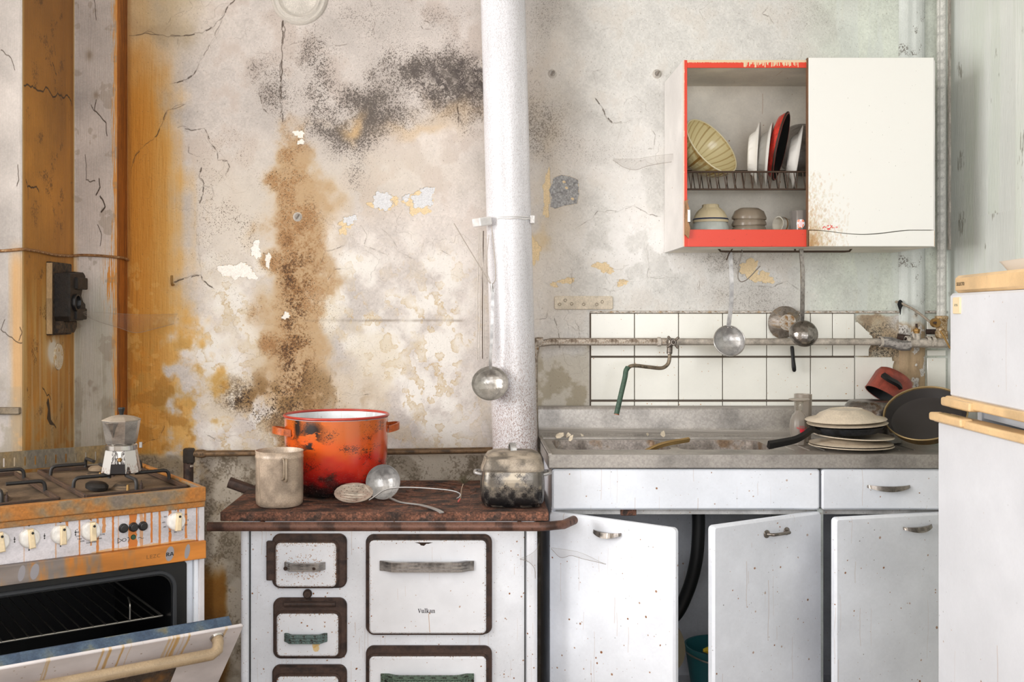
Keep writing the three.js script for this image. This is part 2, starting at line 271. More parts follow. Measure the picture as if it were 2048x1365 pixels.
const wallT = paint(WW, WH, (tx, ty, o) => {
  const x = WX0 + tx / sxw, y = WY0 + ty / syw, u = x / 512, v = y / 512, ti = ty * WW + tx;
  const a = sm(NA, u * .6, v * .6), b = sm(NB, u * 1.3 + .3, v * 1.3), c = sm(NC, u * 1.1, v * 1.1 + .4), d = sm(NB, u * 3.1, v * 3.1 + .6), f = sm(NF, u * 2.6, v * 2.6), f2 = sm(NF, u * 5.2 + .5, v * 5.2), f3 = sm(NF, u * 8.7 + .1, v * 8.7 + .7), wx = x + (b - .5) * 46 + (d - .5) * 30, wy = y + (a - .5) * 40 + (c - .5) * 40 + (d - .5) * 24, grain = f * .25 + f2 * .4 + f3 * .35;
  // coat of plaster: warm on the left, neutral in the middle, pale green tint towards the right corner
  const warm = 1 - sstep(900, 1250, x), green = sstep(1520, 1760, x + (b - .5) * 160);
  o[0] = 219 - 2 * (1 - warm) - 10 * green; o[1] = 210 + 5 * (1 - warm) - 3 * green; o[2] = 203 + 7 * (1 - warm) - 9 * green;
  let k = .95 + .045 * (1 - warm) + ((a - .5) * .12 + (b - .5) * .12) * (.45 + .55 * warm) + (d - .5) * .1 + (f - .5) * .09; o[0] *= k; o[1] *= k; o[2] *= k;
  o[3] = 128 + (a - .5) * 50 + (b - .5) * 50 * (1 - .6 * green) + (d - .5) * 40 * (1 - .6 * green) + (f - .5) * 26;
  mixc(o, [186, 172, 162], (1 - green) * sstep(.52, .72, b * .6 + d * .4) * (1 - sstep(380, 520, y)) * warm * .6);
  mixc(o, [198, 190, 180], (1 - green) * (1 - warm) * sstep(.5, .7, a * .3 + d * .7) * .35);
  // fresh white patches low on the wall, left of the flue
  const low = sstep(430, 560, wy) * (1 - sstep(900, 990, wx)) * sstep(380, 440, wx), sp = sm(NC, u * 3.6 + .2, v * 3.6), sp2 = sm(NC, u * 2 + .6, v * 2);
  mixc(o, [229, 225, 218], low * sstep(.36, .66, d * .5 + b * .5) * .9); o[3] += low * sstep(.46, .5, b) * 14;
  const bl = sstep(450, 640, wy) * (1 - sstep(900, 1010, x)) * sstep(360, 420, x) * (1 - sstep(900, 905, y)) * sstep(.36, .6, sp2 * .6 + b * .4);
  const edge = sstep(.575, .6, sp) * (1 - sstep(.66, .8, sp) * .45);
  mixc(o, [201, 183, 154], bl * edge * .7); o[3] -= bl * edge * 10; mixc(o, [176, 144, 98], bl * sstep(.56, .575, sp) * (1 - sstep(.59, .61, sp)) * .6);
  const big = sm(NB, u * .9 + .7, v * .9 + .1); mixc(o, [208, 194, 170], sstep(450, 640, wy) * (1 - sstep(900, 1010, x)) * sstep(360, 420, x) * sstep(.46, .74, big) * .5);
  mixc(o, [206, 196, 182], (1 - green) * gs(wx, wy, 740, 350, 220, 60) * .6 + gs(wx, wy, 470, 430, 110, 120) * .7); mixc(o, [196, 178, 160], gs(wx, wy, 720, 400, 120, 50) * .5 * sstep(.4, .6, d));
  // damp column behind the pot
  const xc = lerp(588, 600, clamp((y - 230) / 600)) + (b - .5) * 30, hw = lerp(30, 52, clamp((y - 230) / 250)) * (.6 + a * .8), dx = Math.abs(x - xc + (d - .5) * 50 + (c - .5) * 30), colH = sstep(215, 270, wy) * (1 - sstep(1000, 1010, y));
  const col = (1 - sstep(hw * .7, hw * 1.6, dx)) * colH;
  mixc(o, [196, 174, 144], (1 - sstep(hw * .8, hw * 2.2, dx)) * colH * .6); mixc(o, [178, 146, 106], col * .75); mixc(o, [152, 108, 66], col * sstep(.4, .75, d * .4 + b * .3 + f * .3) * .7);
  const core = (1 - sstep(hw * .2, hw * .85, Math.abs(x - xc - 8 + (d - .5) * 60))) * sstep(440, 560, wy) * (1 - sstep(1000, 1010, y));
  mixc(o, [132, 90, 50], core * sstep(.34, .68, c * .3 + d * .4 + f * .3) * .75); mixc(o, [76, 54, 36], core * sstep(.54, .66, f * .25 + f2 * .35 + d * .4) * .8);
  const foot = gs(wx, wy, 590, 800, 90, 46) + gs(wx, wy, 670, 770, 50, 60) * .5 + gs(wx, wy, 500, 806, 60, 26) * .8;
  mixc(o, [140, 110, 72], foot * sstep(.42, .6, c * .5 + d * .5) * .8); mixc(o, [62, 48, 36], foot * sstep(.53, .66, f * .25 + f2 * .35 + b * .4) * .85);
  // specks of mould on the damp, in clusters
  const dampSp = (col * .5 + gs(x, y, 470, 440, 90, 90) * .6 + gs(x, y, 640, 690, 70, 130) * .3 + gs(x, y, 450, 300, 60, 60) * .25 + gs(x, y, 520, 560, 60, 50) * .4) * sstep(.4, .62, d);
  mixc(o, [60, 46, 34], dampSp * sstep(.66, .78, f3 * .6 + f2 * .4) * 1.9);
  // black mould in the upper middle
  let m = gs(wx, wy, 545, 165, 34, 70) * .75 + gs(wx, wy, 640, 130, 34, 60) * .7 + gs(wx, wy, 650, 210, 50, 60) * .7 + gs(wx, wy, 670, 270, 44, 30) * 1.15 + gs(wx, wy, 740, 268, 46, 40) * 1.0 + gs(wx, wy, 720, 210, 70, 50) * .55 + gs(wx, wy, 800, 150, 60, 46) * .85 + gs(wx, wy, 850, 140, 50, 40) * .8 + gs(wx, wy, 900, 165, 50, 50) * 1.2 + gs(wx, wy, 945, 200, 40, 54) * 1.3 + gs(wx, wy, 790, 240, 80, 40) * .6 + gs(wx, wy, 710, 330, 40, 50) * .5 + gs(wx, wy, 850, 40, 130, 60) * .3 + gs(wx, wy, 660, 40, 110, 50) * .22 + gs(wx, wy, 890, 240, 80, 30) * .4;
  m *= .35 + d * 1.3;
  mixc(o, [156, 146, 138], clamp(m * .62) * (.5 + c)); mixc(o, [84, 77, 72], sstep(.36, .56, m * .3 + (grain - .5) * 1.9 + .14) * clamp(m * 1.6) * .85);
  const lump = gs(wx, wy, 890, 175, 60, 44) + gs(wx, wy, 948, 190, 30, 46); mixc(o, [76, 69, 66], clamp(lump * 1.1) * sstep(.48, .62, sm(NC, u * 4.1, v * 4.1) * .7 + f2 * .3) * .8); mixc(o, [206, 196, 186], clamp(gs(wx, wy, 880, 195, 60, 30)) * sstep(.62, .68, sm(NC, u * 4.4 + .3, v * 4.4)) * .8);
  mixc(o, [204, 170, 124], gs(wx, wy, 702, 258, 20, 20) * .8 + gs(wx, wy, 845, 275, 70, 16) * .45 + gs(wx, wy, 900, 245, 60, 18) * .35);
  // grey tone and soot specks right of the flue, dark smears under the cupboard
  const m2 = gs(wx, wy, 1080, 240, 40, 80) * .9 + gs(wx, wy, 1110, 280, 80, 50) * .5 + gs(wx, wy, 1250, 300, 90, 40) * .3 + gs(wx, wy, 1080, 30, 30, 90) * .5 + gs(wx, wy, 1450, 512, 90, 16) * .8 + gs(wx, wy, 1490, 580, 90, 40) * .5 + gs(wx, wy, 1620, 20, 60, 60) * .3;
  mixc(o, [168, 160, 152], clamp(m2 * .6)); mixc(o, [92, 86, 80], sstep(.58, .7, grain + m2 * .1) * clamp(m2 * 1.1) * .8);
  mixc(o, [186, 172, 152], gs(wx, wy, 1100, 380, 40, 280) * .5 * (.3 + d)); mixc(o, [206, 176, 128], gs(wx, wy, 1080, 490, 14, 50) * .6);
  mixc(o, [238, 236, 233], gs(wx, wy, 1330, 380, 160, 160) * .5 * sstep(.45, .6, b) + gs(wx, wy, 1290, 500, 130, 60) * .8 * sstep(.4, .55, d));
  // ochre run-off in the left corner
  const st = sm(NB, x / 60, y / 1400 + .2), st2 = sm(NF, x / 120, y / 2600), oe = 345 + (st - .5) * 24 + (a - .5) * 50 + (d - .5) * 26 + sstep(540, 760, y) * (sm(NC, u * 1.9, v * 1.9) - .4) * 170 + 14 * sstep(0, 320, y) - 30 * (1 - sstep(0, 180, y));
  const och = (1 - sstep(oe - 40, oe + 46, x)) * (.3 + .7 * sstep(20, 260, wy));
  mixc(o, [212, 158, 76], och * .85); mixc(o, [190, 122, 38], och * sstep(.1, .9, st * .12 + st2 * .14 + (356 - x) / 120) * .85); mixc(o, [150, 96, 36], och * sstep(.5, .9, st2 * .55 + a * .2 + (300 - x) / 300) * .5); mixc(o, [136, 86, 34], (1 - sstep(256, 266, x)) * .5);
  mixc(o, [206, 180, 130], gs(wx, wy, 320, 20, 80, 60) * .5); mixc(o, [142, 124, 98], gs(wx, wy, 300, 56, 60, 20) * .35);
  mixc(o, [160, 132, 72], och * sstep(600, 760, y) * sstep(.48, .7, c * .5 + d * .5) * .45); mixc(o, [222, 178, 108], och * sstep(.62, .74, sp) * sstep(430, 600, y) * .35); mixc(o, [154, 104, 38], och * sstep(640, 800, y) * sstep(.58, .72, sp2) * .45);
  o[3] += och * (st2 - .5) * 50;
  // flaked coats
  const p = peel[ti]; if (p > 60) { if (p > 220) mixc(o, x < 620 ? [243, 238, 231] : [212, 213, 216], .9); else if (p > 150) { const q = .8 + f * .4; mixc(o, [150 * q, 150 * q, 150 * q], .95); } else mixc(o, [224, 198, 154], .85); const q = 1 + (f2 - .5) * .16; o[0] *= q; o[1] *= q; o[2] *= q; o[3] -= 46; }
  // behind the stove and cooker: greasy plaster
  const gr = sstep(905, 915, y) * (1 - sstep(1090, 1100, x)); mixc(o, [176, 166, 150], gr * .7); mixc(o, [122, 110, 92], gr * sstep(.46, .66, c * .5 + d * .5) * .5); mixc(o, [86, 74, 58], gr * sstep(.56, .7, f * .5 + d * .5) * .5);
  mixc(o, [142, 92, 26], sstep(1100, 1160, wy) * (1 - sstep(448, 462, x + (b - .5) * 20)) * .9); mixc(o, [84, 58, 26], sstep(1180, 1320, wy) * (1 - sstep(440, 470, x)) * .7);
  const pat = sstep(690, 720, wy) * sstep(1066, 1070, x) * (1 - sstep(1176, 1180, x)); mixc(o, [198, 190, 174], pat * .7); mixc(o, [156, 144, 120], pat * sstep(.46, .66, d) * .6);
  // a thin dark line left of the flue, run-down paint towards the right
  const darkLine = Math.exp(-(((y - 641 + (b - .5) * 4) / 2.6) ** 2)) * sstep(590, 620, x) * (1 - sstep(915, 935, x)); mixc(o, [122, 108, 94], darkLine * (.35 + .65 * sstep(.3, .7, c)) * .5);
  mixc(o, [208, 213, 208], green * sstep(.5, .62, sm(NB, x / 200, y / 1500)) * .5); o[3] += green * (sm(NB, x / 120, y / 1500) - .5) * 40;
  // bare render round the valves
  const bare = sstep(628, 634, y + (d - .5) * 16) * sstep(1700, 1790, x + (d - .5) * 90 - (y - 620) * .25 + 30) * (1 - sstep(1846, 1852, x)); mixc(o, [184, 162, 132], bare * .95); mixc(o, [136, 118, 98], bare * sstep(.5, .66, d) * .5); mixc(o, [214, 214, 214], bare * sstep(1760, 1800, x) * (1 - sstep(640, 664, y + (d - .5) * 50)) * .9);
  const soot3 = gs(wx, wy, 1745, 668, 36, 26) + gs(wx, wy, 1770, 700, 44, 14); mixc(o, [84, 78, 70], soot3 * sstep(.5, .62, grain + .02) * 1.1);
  const cm = crackMask[ti] / 255; if (cm > .02) { mixc(o, [74, 62, 53], cm * .8); o[3] -= cm * 90; }
  if (f2 > .93) mixc(o, [80, 68, 56], (f2 - .93) * 9);
});
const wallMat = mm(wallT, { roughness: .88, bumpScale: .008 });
const STOPY = .9775, RIGHT = X(1895, 0), CORNER = X(255, 0), HIGH = Y(WY0, 0), ROOM = 4.7, LEFT = -2.95;
const plainT = mottle(41, [[196, 188, 178], [212, 206, 197], [222, 217, 208]], { fine: .1 });
const plainMat = mm(plainT, { roughness: .9, bumpScale: .002 });
{
  const x0 = X(WX0, 0), x1 = X(WX1, 0), y0 = Y(WY1, 0), y1 = HIGH, g = span(x0 - .2, x1 + .15, -.02, y1 + .1, -.15, 0); frontUV(g, x0, x1, y0, y1);
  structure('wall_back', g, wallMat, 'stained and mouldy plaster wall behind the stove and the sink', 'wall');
}
const wallBack = scene.getObjectByName('wall_back');

// ---- stepped plaster pier in the left corner: its face, its return, a narrow face and the last return, unrolled into one strip
{
  const xp = -1.307, zp = .496, zs = .10, xs = CORNER, L1 = .593, L2 = L1 + (zp - zs), L3 = L2 + (xs - xp), L4 = L3 + zs, TW = 1024, TH = 1536, s0 = .40;
  const marks = maskOf(TW, TH, (g) => {
    const r = rng(77), P = (s, h) => [(s - s0) / (L4 - s0) * TW, (1 - h / 2.6) * TH]; g.lineCap = 'round';
    const seg3 = (px, py) => P(lerp(L2, L3, (px - 148) / 87), Y(py, zs)), seg2 = (px, py) => { const z = DIST - 1.307 * FOCAL / (PX - px); return P(L1 + zp - z, Y(py, z)); }, seg1 = (px, py) => P(L1 - (45 - px) * .00146, Y(py, zp));
    const run = (w, fn, pts) => { g.strokeStyle = '#fff'; g.lineWidth = w; jag(g, pts.map(p => fn(...p)), .2, r); };
    run(2, seg3, [[192, 200], [189, 222], [212, 246], [214, 272]]); run(1.4, seg3, [[189, 222], [182, 210]]); run(3, seg3, [[198, 358], [200, 375], [192, 390]]); run(3.4, seg3, [[200, 393], [210, 414], [202, 424]]); run(1.4, seg3, [[170, 310], [172, 360], [190, 362]]); run(1.4, seg3, [[188, 0], [192, 40]]); run(1.6, seg3, [[195, 450], [203, 470], [200, 492]]);
    run(2.6, seg2, [[48, 171], [70, 176], [110, 194], [130, 194], [142, 202], [144, 212]]); run(2, seg2, [[108, 88], [111, 110]]); run(2.4, seg2, [[105, 125], [113, 150]]); run(2.6, seg2, [[52, 360], [55, 374], [70, 374], [78, 384]]); run(1.6, seg2, [[56, 374], [56, 400]]); run(2, seg2, [[85, 776], [98, 790], [102, 800]]); run(3, seg2, [[95, 800], [100, 846], [112, 856]]);
    run(1.6, seg1, [[36, 330], [38, 360], [34, 372]]); run(1.2, seg1, [[10, 640], [2, 660], [28, 680], [44, 686]]); run(1.4, seg1, [[40, 655], [44, 665], [38, 682]]); run(1.2, seg1, [[2, 100], [22, 116], [30, 140]]);
    g.fillStyle = '#fff'; g.beginPath(); [[97, 796], [100, 815], [102, 840], [110, 852], [100, 850], [94, 838], [96, 820], [93, 806]].map(p => seg2(...p)).forEach((p, i) => i ? g.lineTo(...p) : g.moveTo(...p)); g.fill();
  });
  const t = paint(TW, TH, (tx, ty, o) => {
    const s = s0 + tx / TW * (L4 - s0), h = (1 - ty / TH) * 2.6, a = sm(NA, s * .9, h * .9), b = sm(NB, s * 2 + .2, h * 2), c = sm(NC, s * 2.4, h * 2.4), f = sm(NF, s * 4, h * 4), st = sm(NB, s * 7, h * .35), st2 = sm(NF, s * 6, h * .3);
    const z = s < L1 ? zp : s < L2 ? zp - (s - L1) : s < L3 ? zs : zs - (s - L3), py = PY - (h - EYE) * FOCAL / (DIST - z);
    const k = 1 + (a - .5) * .2 + (b - .5) * .14 + (f - .5) * .08; o[3] = 128 + (b - .5) * 60 + (st2 - .5) * 40;
    if (s < L1) { o[0] = 180 * k; o[1] = 172 * k; o[2] = 166 * k; mixc(o, [196, 144, 78], sstep(L1 - .05, L1, s + (st - .5) * .05) * sstep(470, 540, py) * .7); mixc(o, [150, 140, 122], sstep(700, 860, py) * sstep(.4, .6, c) * .6); }
    else if (s < L2) {
      const q = (s - L1) / (L2 - L1); o[0] = 172 * k; o[1] = 118 * k; o[2] = 46 * k; mixc(o, [140, 88, 30], sstep(.3, .85, st * .15 + st2 * .2 + q * .5) * .75); mixc(o, [190, 130, 50], sstep(.5, .8, st2) * .35 + sstep(.8, .86, q) * (1 - sstep(.9, .95, q)) * .4); mixc(o, [126, 84, 36], (1 - sstep(0, 330, py)) * .55);
      mixc(o, [196, 168, 112], sstep(520, 640, py) * sstep(.36, .76, 1 - st) * .75 * (1 - q * .5)); mixc(o, [200, 186, 162], sstep(.6, .8, st) * sstep(560, 700, py) * .4); mixc(o, [84, 56, 26], sstep(.7, .8, c * .6 + f * .4) * .6); mixc(o, [188, 166, 126], sstep(.97, 1, q) * .8 + (1 - sstep(0, .05, q)) * .6);
      mixc(o, [210, 202, 186], gs(q, py, .56, 704, .1, 24) * 2 * sstep(.3, .4, b)); mixc(o, [170, 150, 110], sstep(760, 880, py) * sstep(.4, .6, c) * .5);
    } else if (s < L3) {
      const q = (s - L2) / (L3 - L2); o[0] = 190 * k; o[1] = 180 * k; o[2] = 173 * k; mixc(o, [170, 166, 148], sstep(510, 640, py) * (.4 + st * .6) * .8); mixc(o, [134, 124, 106], sstep(620, 860, py) * sstep(.48, .68, st * .5 + c * .5) * .6); mixc(o, [208, 136, 54], sstep(.86, .98, q + (st2 - .5) * .2) * .9 + gs(q, py, .8, 560, .12, 46) * sstep(.5, .6, st2) * 1.4); mixc(o, [142, 128, 112], gs(q, py, .35, 110, .08, 10) + gs(q, py, .5, 190, .06, 8) + sstep(.72, .78, c) * .4);
      mixc(o, [214, 160, 84], gs(q, py, .02, 560, .06, 70) * .6);
    } else { o[0] = 140 * k; o[1] = 80 * k; o[2] = 24 * k; mixc(o, [112, 62, 20], sstep(.45, .65, st) * .7); mixc(o, [196, 120, 40], sstep(.62, .72, st2) * .5 + gs(s, py, L3, 60, .03, 60) * .5); }
    const m = marks[ty * TW + tx] / 255; if (m > .02) { mixc(o, [48, 36, 26], m * .88); o[3] -= m * 120; }
  });
  const g = plain(new THREE.ExtrudeGeometry(poly([[-2.95, -zp], [xp - .008, -zp], [xp - .002, -zp + .002], [xp, -zp + .008], [xp, -zs - .004], [xp + .004, -zs], [xs - .006, -zs], [xs, -zs + .006], [xs, .1], [-2.95, .1]].reverse()), { depth: HIGH, bevelEnabled: false }));
  g.rotateX(-Math.PI / 2);
  const p = g.attributes.position, uv = new Float32Array(p.count * 2);
  for (let i = 0; i < p.count; i++) { const x = p.getX(i), z = p.getZ(i); const s = z > zp - .005 ? L1 + x - xp : z > zs + .003 && x < xp + .002 ? L1 + zp - z : x < xs - .004 ? L2 + x - xp : L3 + zs - z; uv[2 * i] = (s - s0) / (L4 - s0); uv[2 * i + 1] = p.getY(i) / 2.6; }
  g.setAttribute('uv', new THREE.BufferAttribute(uv, 2));
  structure('wall_corner', g, mm(t, { roughness: .6, bumpScale: .004 }), 'stepped plaster pier with ochre stained returns beside the cooker', 'wall');
}
// ---- right wall, side walls, floor, ceiling
{
  const t = paint(1024, 1024, (x, y, o) => {
    const u = x / 1024, v = y / 1024, a = sm(NA, u, v), st = sm(NB, u * 5, v * .5), f = sm(NF, u * 6, v * .6), c = sm(NC, u * 2, v * 2), g = sstep(.8, 1, 1 - u) * .7;
    const k = 1 + (a - .5) * .1 + (st - .5) * .06; o[0] = 216 * k; o[1] = 219 * k; o[2] = 214 * k; mixc(o, [205, 212, 200], sstep(.45, .7, st) * .5); mixc(o, [120, 116, 104], sstep(.78, .84, c * .7 + f * .3) * .6); o[3] = 128 + (st - .5) * 70 + (f - .5) * 60 + (a - .5) * 40;  // green cast puts greenish daylight into the wall colour
  });
  const g = span(RIGHT, RIGHT + .15, -.02, HIGH + .1, -.15, ROOM); metricUV(g, 1.6); structure('wall_right', g, mm(t, { roughness: .55, bumpScale: .0022 }), 'wall behind the refrigerator, greenish daylight tinted into its colour', 'wall');
  const winZ0 = 1.55, winZ1 = 3.55, winY0 = .95, winY1 = 2.55, rearX0 = -.85, rearX1 = 1.55;
  const lw = join(span(LEFT - .15, LEFT, -.02, winY0, 0, ROOM), span(LEFT - .15, LEFT, winY0, HIGH + .1, 0, winZ0), span(LEFT - .15, LEFT, winY0, HIGH + .1, winZ1, ROOM), span(LEFT - .15, LEFT, winY1, HIGH + .1, winZ0, winZ1));
  structure('wall_left', metricUV(lw, 1.4), plainMat, 'plaster wall with the tall window outside the picture', 'wall');
  const fw = join(span(LEFT, RIGHT, -.02, .95, ROOM, ROOM + .15), span(LEFT, rearX0, .95, HIGH + .1, ROOM, ROOM + .15), span(rearX1, RIGHT, .95, HIGH + .1, ROOM, ROOM + .15), span(rearX0, rearX1, 2.55, HIGH + .1, ROOM, ROOM + .15));
  structure('wall_added_shade', metricUV(span(-1.93, -1.79, 0, HIGH, .49, 1.02), 1.4), plainMat, 'short unseen plaster wall added to shade the cooker corner', 'wall');  // added out of view, keeps window light off the pier and cooker
  structure('wall_front', metricUV(fw, 1.4), plainMat, 'plaster wall with an added window behind the camera', 'wall');
  structure('ceiling', metricUV(span(LEFT - .15, RIGHT + .15, HIGH, HIGH + .1, -.15, ROOM + .15), 1.4), plainMat, 'white plaster ceiling above the kitchen', 'ceiling');
  const floorT = mottle(43, [[92, 76, 64], [128, 110, 94], [146, 130, 112]], { fine: .25 });
  structure('floor', metricUV(span(LEFT - .15, RIGHT + .15, -.1, 0, -.15, ROOM + .15), 1), mm(floorT, { roughness: .8 }), 'worn brownish floor of the kitchen', 'floor');
  const frameM = std({ color: 0xdeddd6, roughness: .5 }), paneM = phys({ color: 0xffffff, transmission: 1, thickness: 0, roughness: .02, ior: 1.45 });
  const win = (name, label, mk) => { const w = structure(name, metricUV(join(mk.frame)), frameM, label, 'window'); mk.panes.forEach(p => part(w, 'pane', p, paneM)); };
  const zm = (winZ0 + winZ1) / 2, xl = LEFT - .1;
  win('window_1', 'tall casement window in the wall beside the cooker', { frame: [span(xl - .02, xl + .02, winY0, winY0 + .05, winZ0, winZ1), span(xl - .02, xl + .02, winY1 - .05, winY1, winZ0, winZ1), span(xl - .02, xl + .02, winY0, winY1, winZ0, winZ0 + .05), span(xl - .02, xl + .02, winY0, winY1, winZ1 - .05, winZ1), span(xl - .02, xl + .02, winY0, winY1, zm - .03, zm + .03)], panes: [span(xl - .002, xl + .002, winY0 + .05, winY1 - .05, winZ0 + .05, zm - .03), span(xl - .002, xl + .002, winY0 + .05, winY1 - .05, zm + .03, winZ1 - .05)] });
  const zr = ROOM + .08, xm = (rearX0 + rearX1) / 2;
  win('window_2', 'wide unseen window added behind the camera for fill light', { frame: [span(rearX0, rearX1, .95, 1.0, zr - .02, zr + .02), span(rearX0, rearX1, 2.5, 2.55, zr - .02, zr + .02), span(rearX0, rearX0 + .05, .95, 2.55, zr - .02, zr + .02), span(rearX1 - .05, rearX1, .95, 2.55, zr - .02, zr + .02), span(xm - .03, xm + .03, .95, 2.55, zr - .02, zr + .02)], panes: [span(rearX0 + .05, xm - .03, 1.0, 2.5, zr - .002, zr + .002), span(xm + .03, rearX1 - .05, 1.0, 2.5, zr - .002, zr + .002)] });  // unseen opening, added for soft frontal fill
  // door casing on the right wall, where the photograph ends, and the rounded chase in the corner behind the valves
  structure('trim_1', metricUV(span(RIGHT - .014, RIGHT, 0, HIGH, .462, .60, .005), 1.6), mm(t, { roughness: .55, bumpScale: .003 }), 'painted door casing on the green tinted wall', 'trim');
}
// ---- wall tiles, each one a piece, over the sink
{
  const tileT = enamel(61, { base: [240, 239, 230], specks: 150, dark: 70, rust: '176,112,48', drips: 6, smudge: .02, size: 1024 });
  const tileMat = std({ map: tileT, roughness: .22 }), r = rng(12);
  const cols = [1181, 1268.5, 1356.5, 1444.5, 1532.5, 1620, 1664, 1708, 1796], rows = [[627, 713], [715, 800.5], [803, 838]];
  const tile = (a, b, c, d) => { const q = metricUV(slab(rrect(X(b, 0) - X(a, 0) - .003, Y(c, 0) - Y(d, 0) - .003, .002, (X(a, 0) + X(b, 0)) / 2, (Y(c, 0) + Y(d, 0)) / 2), .006 + r() * .0012, .0012, 3), .45, r(), r()); part(wallBack, 'tile', q, tileMat); };
  for (const [c, d] of rows) for (let i = 0; i < 7; i++) { if (i === 6 || (i === 5 && c > 700)) continue; tile(cols[i], cols[i + 1], c, d); }
  tile(1664, 1708, 627, 713); tile(1620, 1708, 715, 800.5); tile(1620, 1708, 803, 838);
  const ragged = (pts) => { const p = []; pts.forEach((a, i) => { const b = pts[(i + 1) % pts.length]; p.push(a); if (a[2]) { const n = 9; for (let k = 1; k < n; k++) p.push([lerp(a[0], b[0], k / n) + (r() - .5) * 7, lerp(a[1], b[1], k / n) + (r() - .5) * 6]); } }); part(wallBack, 'tile', metricUV(slab(poly(p.map(q => [X(q[0], 0), Y(q[1], 0)]).reverse()), .0065), .45, r(), r()), tileMat, 'broken tile'); };
  ragged([[1709, 640, 1], [1742, 672, 1], [1736, 712], [1709, 712]]); ragged([[1709, 715], [1782, 715, 1], [1790, 760, 1], [1788, 800], [1709, 800]]); tile(1709, 1788, 803, 838);
  tile(1852, 1891, 700, 713); tile(1852, 1891, 715, 800.5); tile(1852, 1891, 640, 698);
  // mortar ledge above the tiles
  part(wallBack, 'mortar_ledge', metricUV(join(span(X(1180, 0), X(1892, 0), Y(627, 0), Y(622, 0), 0, .008, .003)), .5), mm(pipeT, { roughness: .9, bumpScale: .002 }));
  part(wallBack, 'grout', metricUV(span(X(1179, 0), X(1708, 0), Y(838, 0), Y(626, 0), 0, .0025), .5), std({ color: 0x5a5046, roughness: .95 }));
}
// ---- plaster rosette, plate and fixings on the wall: part of the wall
{
  const rm = mm(plainT, { roughness: .85, bumpScale: .002 }), cx = X(599, 0), cy = Y(-6, 0), k = 1 / 588.7;
  part(wallBack, 'vent_rosette', place(lathe([[0, .003], [34 * k, .003], [38 * k, .006], [42 * k, .014], [46 * k, .008], [49 * k, .006], [52 * k, .011], [56 * k, .005], [57 * k, 0]], 64, 1.2), [cx, cy, 0], [Math.PI / 2, 0, 0]), rm, 'round moulded plaster rosette');
  const plate = slab(rrect(117 * k, 27 * k, 4 * k, X(1167, 0), Y(606, 0)), .006, .002), pm = mm(mottle(47, [[206, 198, 184], [214, 208, 198], [206, 186, 154]], { scale: 2 }), { roughness: .85, bumpScale: .002 });
  const pl = part(wallBack, 'mounting_plate', metricUV(plate, .4), pm, 'painted-over mounting plate with screw holes');
  for (const [x, y] of [[1119, 609], [1143, 608], [1167, 609], [1193, 609], [1204, 604], [1130, 601]]) part(pl, 'screw', place(lathe([[0, .0045], [.002, .0048], [.0045, .008], [.006, .006], [.0062, 0]], 14), [X(x, 0), Y(y, 0), 0], [Math.PI / 2, 0, 0]), pm);
  for (const [x, y] of [[1105, 148], [1314, 148], [595, 434]]) { const q = part(wallBack, 'wall_plug', place(lathe([[0, .005], [.004, .006], [.006, .003], [.009, .007], [.012, .004], [.016, 0]], 16), [X(x, 0), Y(y, 0), 0], [Math.PI / 2, 0, 0]), rm); part(q, 'screw_stub', pipe([[X(x - 3, 0), Y(y + 4, 0), .006], [X(x + 3, 0), Y(y - 5, 0), .008]], .003, { radial: 8 }), std({ color: 0x8a8178, roughness: .7 })); }
  part(wallBack, 'bent_nail', bentPipe([[X(347, 0), Y(570, 0), 0], [X(347, 0), Y(571, 0), .02], [X(348, 0), Y(552, 0), .026]], .004, .01, 8), mat.brass);
}
// ---- half-round chase in the right corner, painted above and bare below
{
  const w = X(1849, 0) - X(1797, 0), cx = (X(1849, 0) + X(1797, 0)) / 2, ring = (y) => Array.from({ length: 25 }, (_, i) => { const a = Math.PI - i / 24 * Math.PI, q = Math.cos(a); return [cx + q * w / 2, y, .001 + .017 * Math.pow(Math.abs(Math.sin(a)), .7) * (1 - .35 * Math.exp(-(((q + .1) / .12) ** 2)))]; });
  const g = loft([ring(STOPY), ring(HIGH)].reverse(), false, 1.2), p = g.attributes.position, uv = new Float32Array(p.count * 2); for (let i = 0; i < p.count; i++) { uv[2 * i] = (p.getX(i) - cx) / w + .5; uv[2 * i + 1] = (p.getY(i) - STOPY) / (HIGH - STOPY); } g.setAttribute('uv', new THREE.BufferAttribute(uv, 2));
  const t = paint(128, 2048, (x, y, o) => {
    const u = x / 128, h = lerp(HIGH, STOPY, y / 2048), py = PY - (h - EYE) * 588.7, a = sm(NA, u * .3, y / 700), d = sm(NB, u * .5 + .2, y / 300), f = sm(NF, u * .8, y / 300), st = sm(NB, u * .8, y / 3000), k = 1 + (a - .5) * .1 + (f - .5) * .06;
    o[0] = 206 * k; o[1] = 210 * k; o[2] = 205 * k; const bare = sstep(636, 672, py + (d - .5) * 60); mixc(o, [178 * k, 154 * k, 122 * k], bare); mixc(o, [130, 110, 88], bare * sstep(.5, .66, st * .5 + d * .5) * .6); mixc(o, [214, 212, 208], bare * sstep(.66, .7, d) * .9); mixc(o, [70, 62, 54], sstep(.74, .8, d * .6 + f * .4) * .7); o[3] = 128 + (f - .5) * 60 + (st - .5) * 50;
  });
  structure('trim_2', g, mm(t, { roughness: .75, bumpScale: .002 }), 'half-round pipe cover, painted above and bare brown below', 'trim');
}

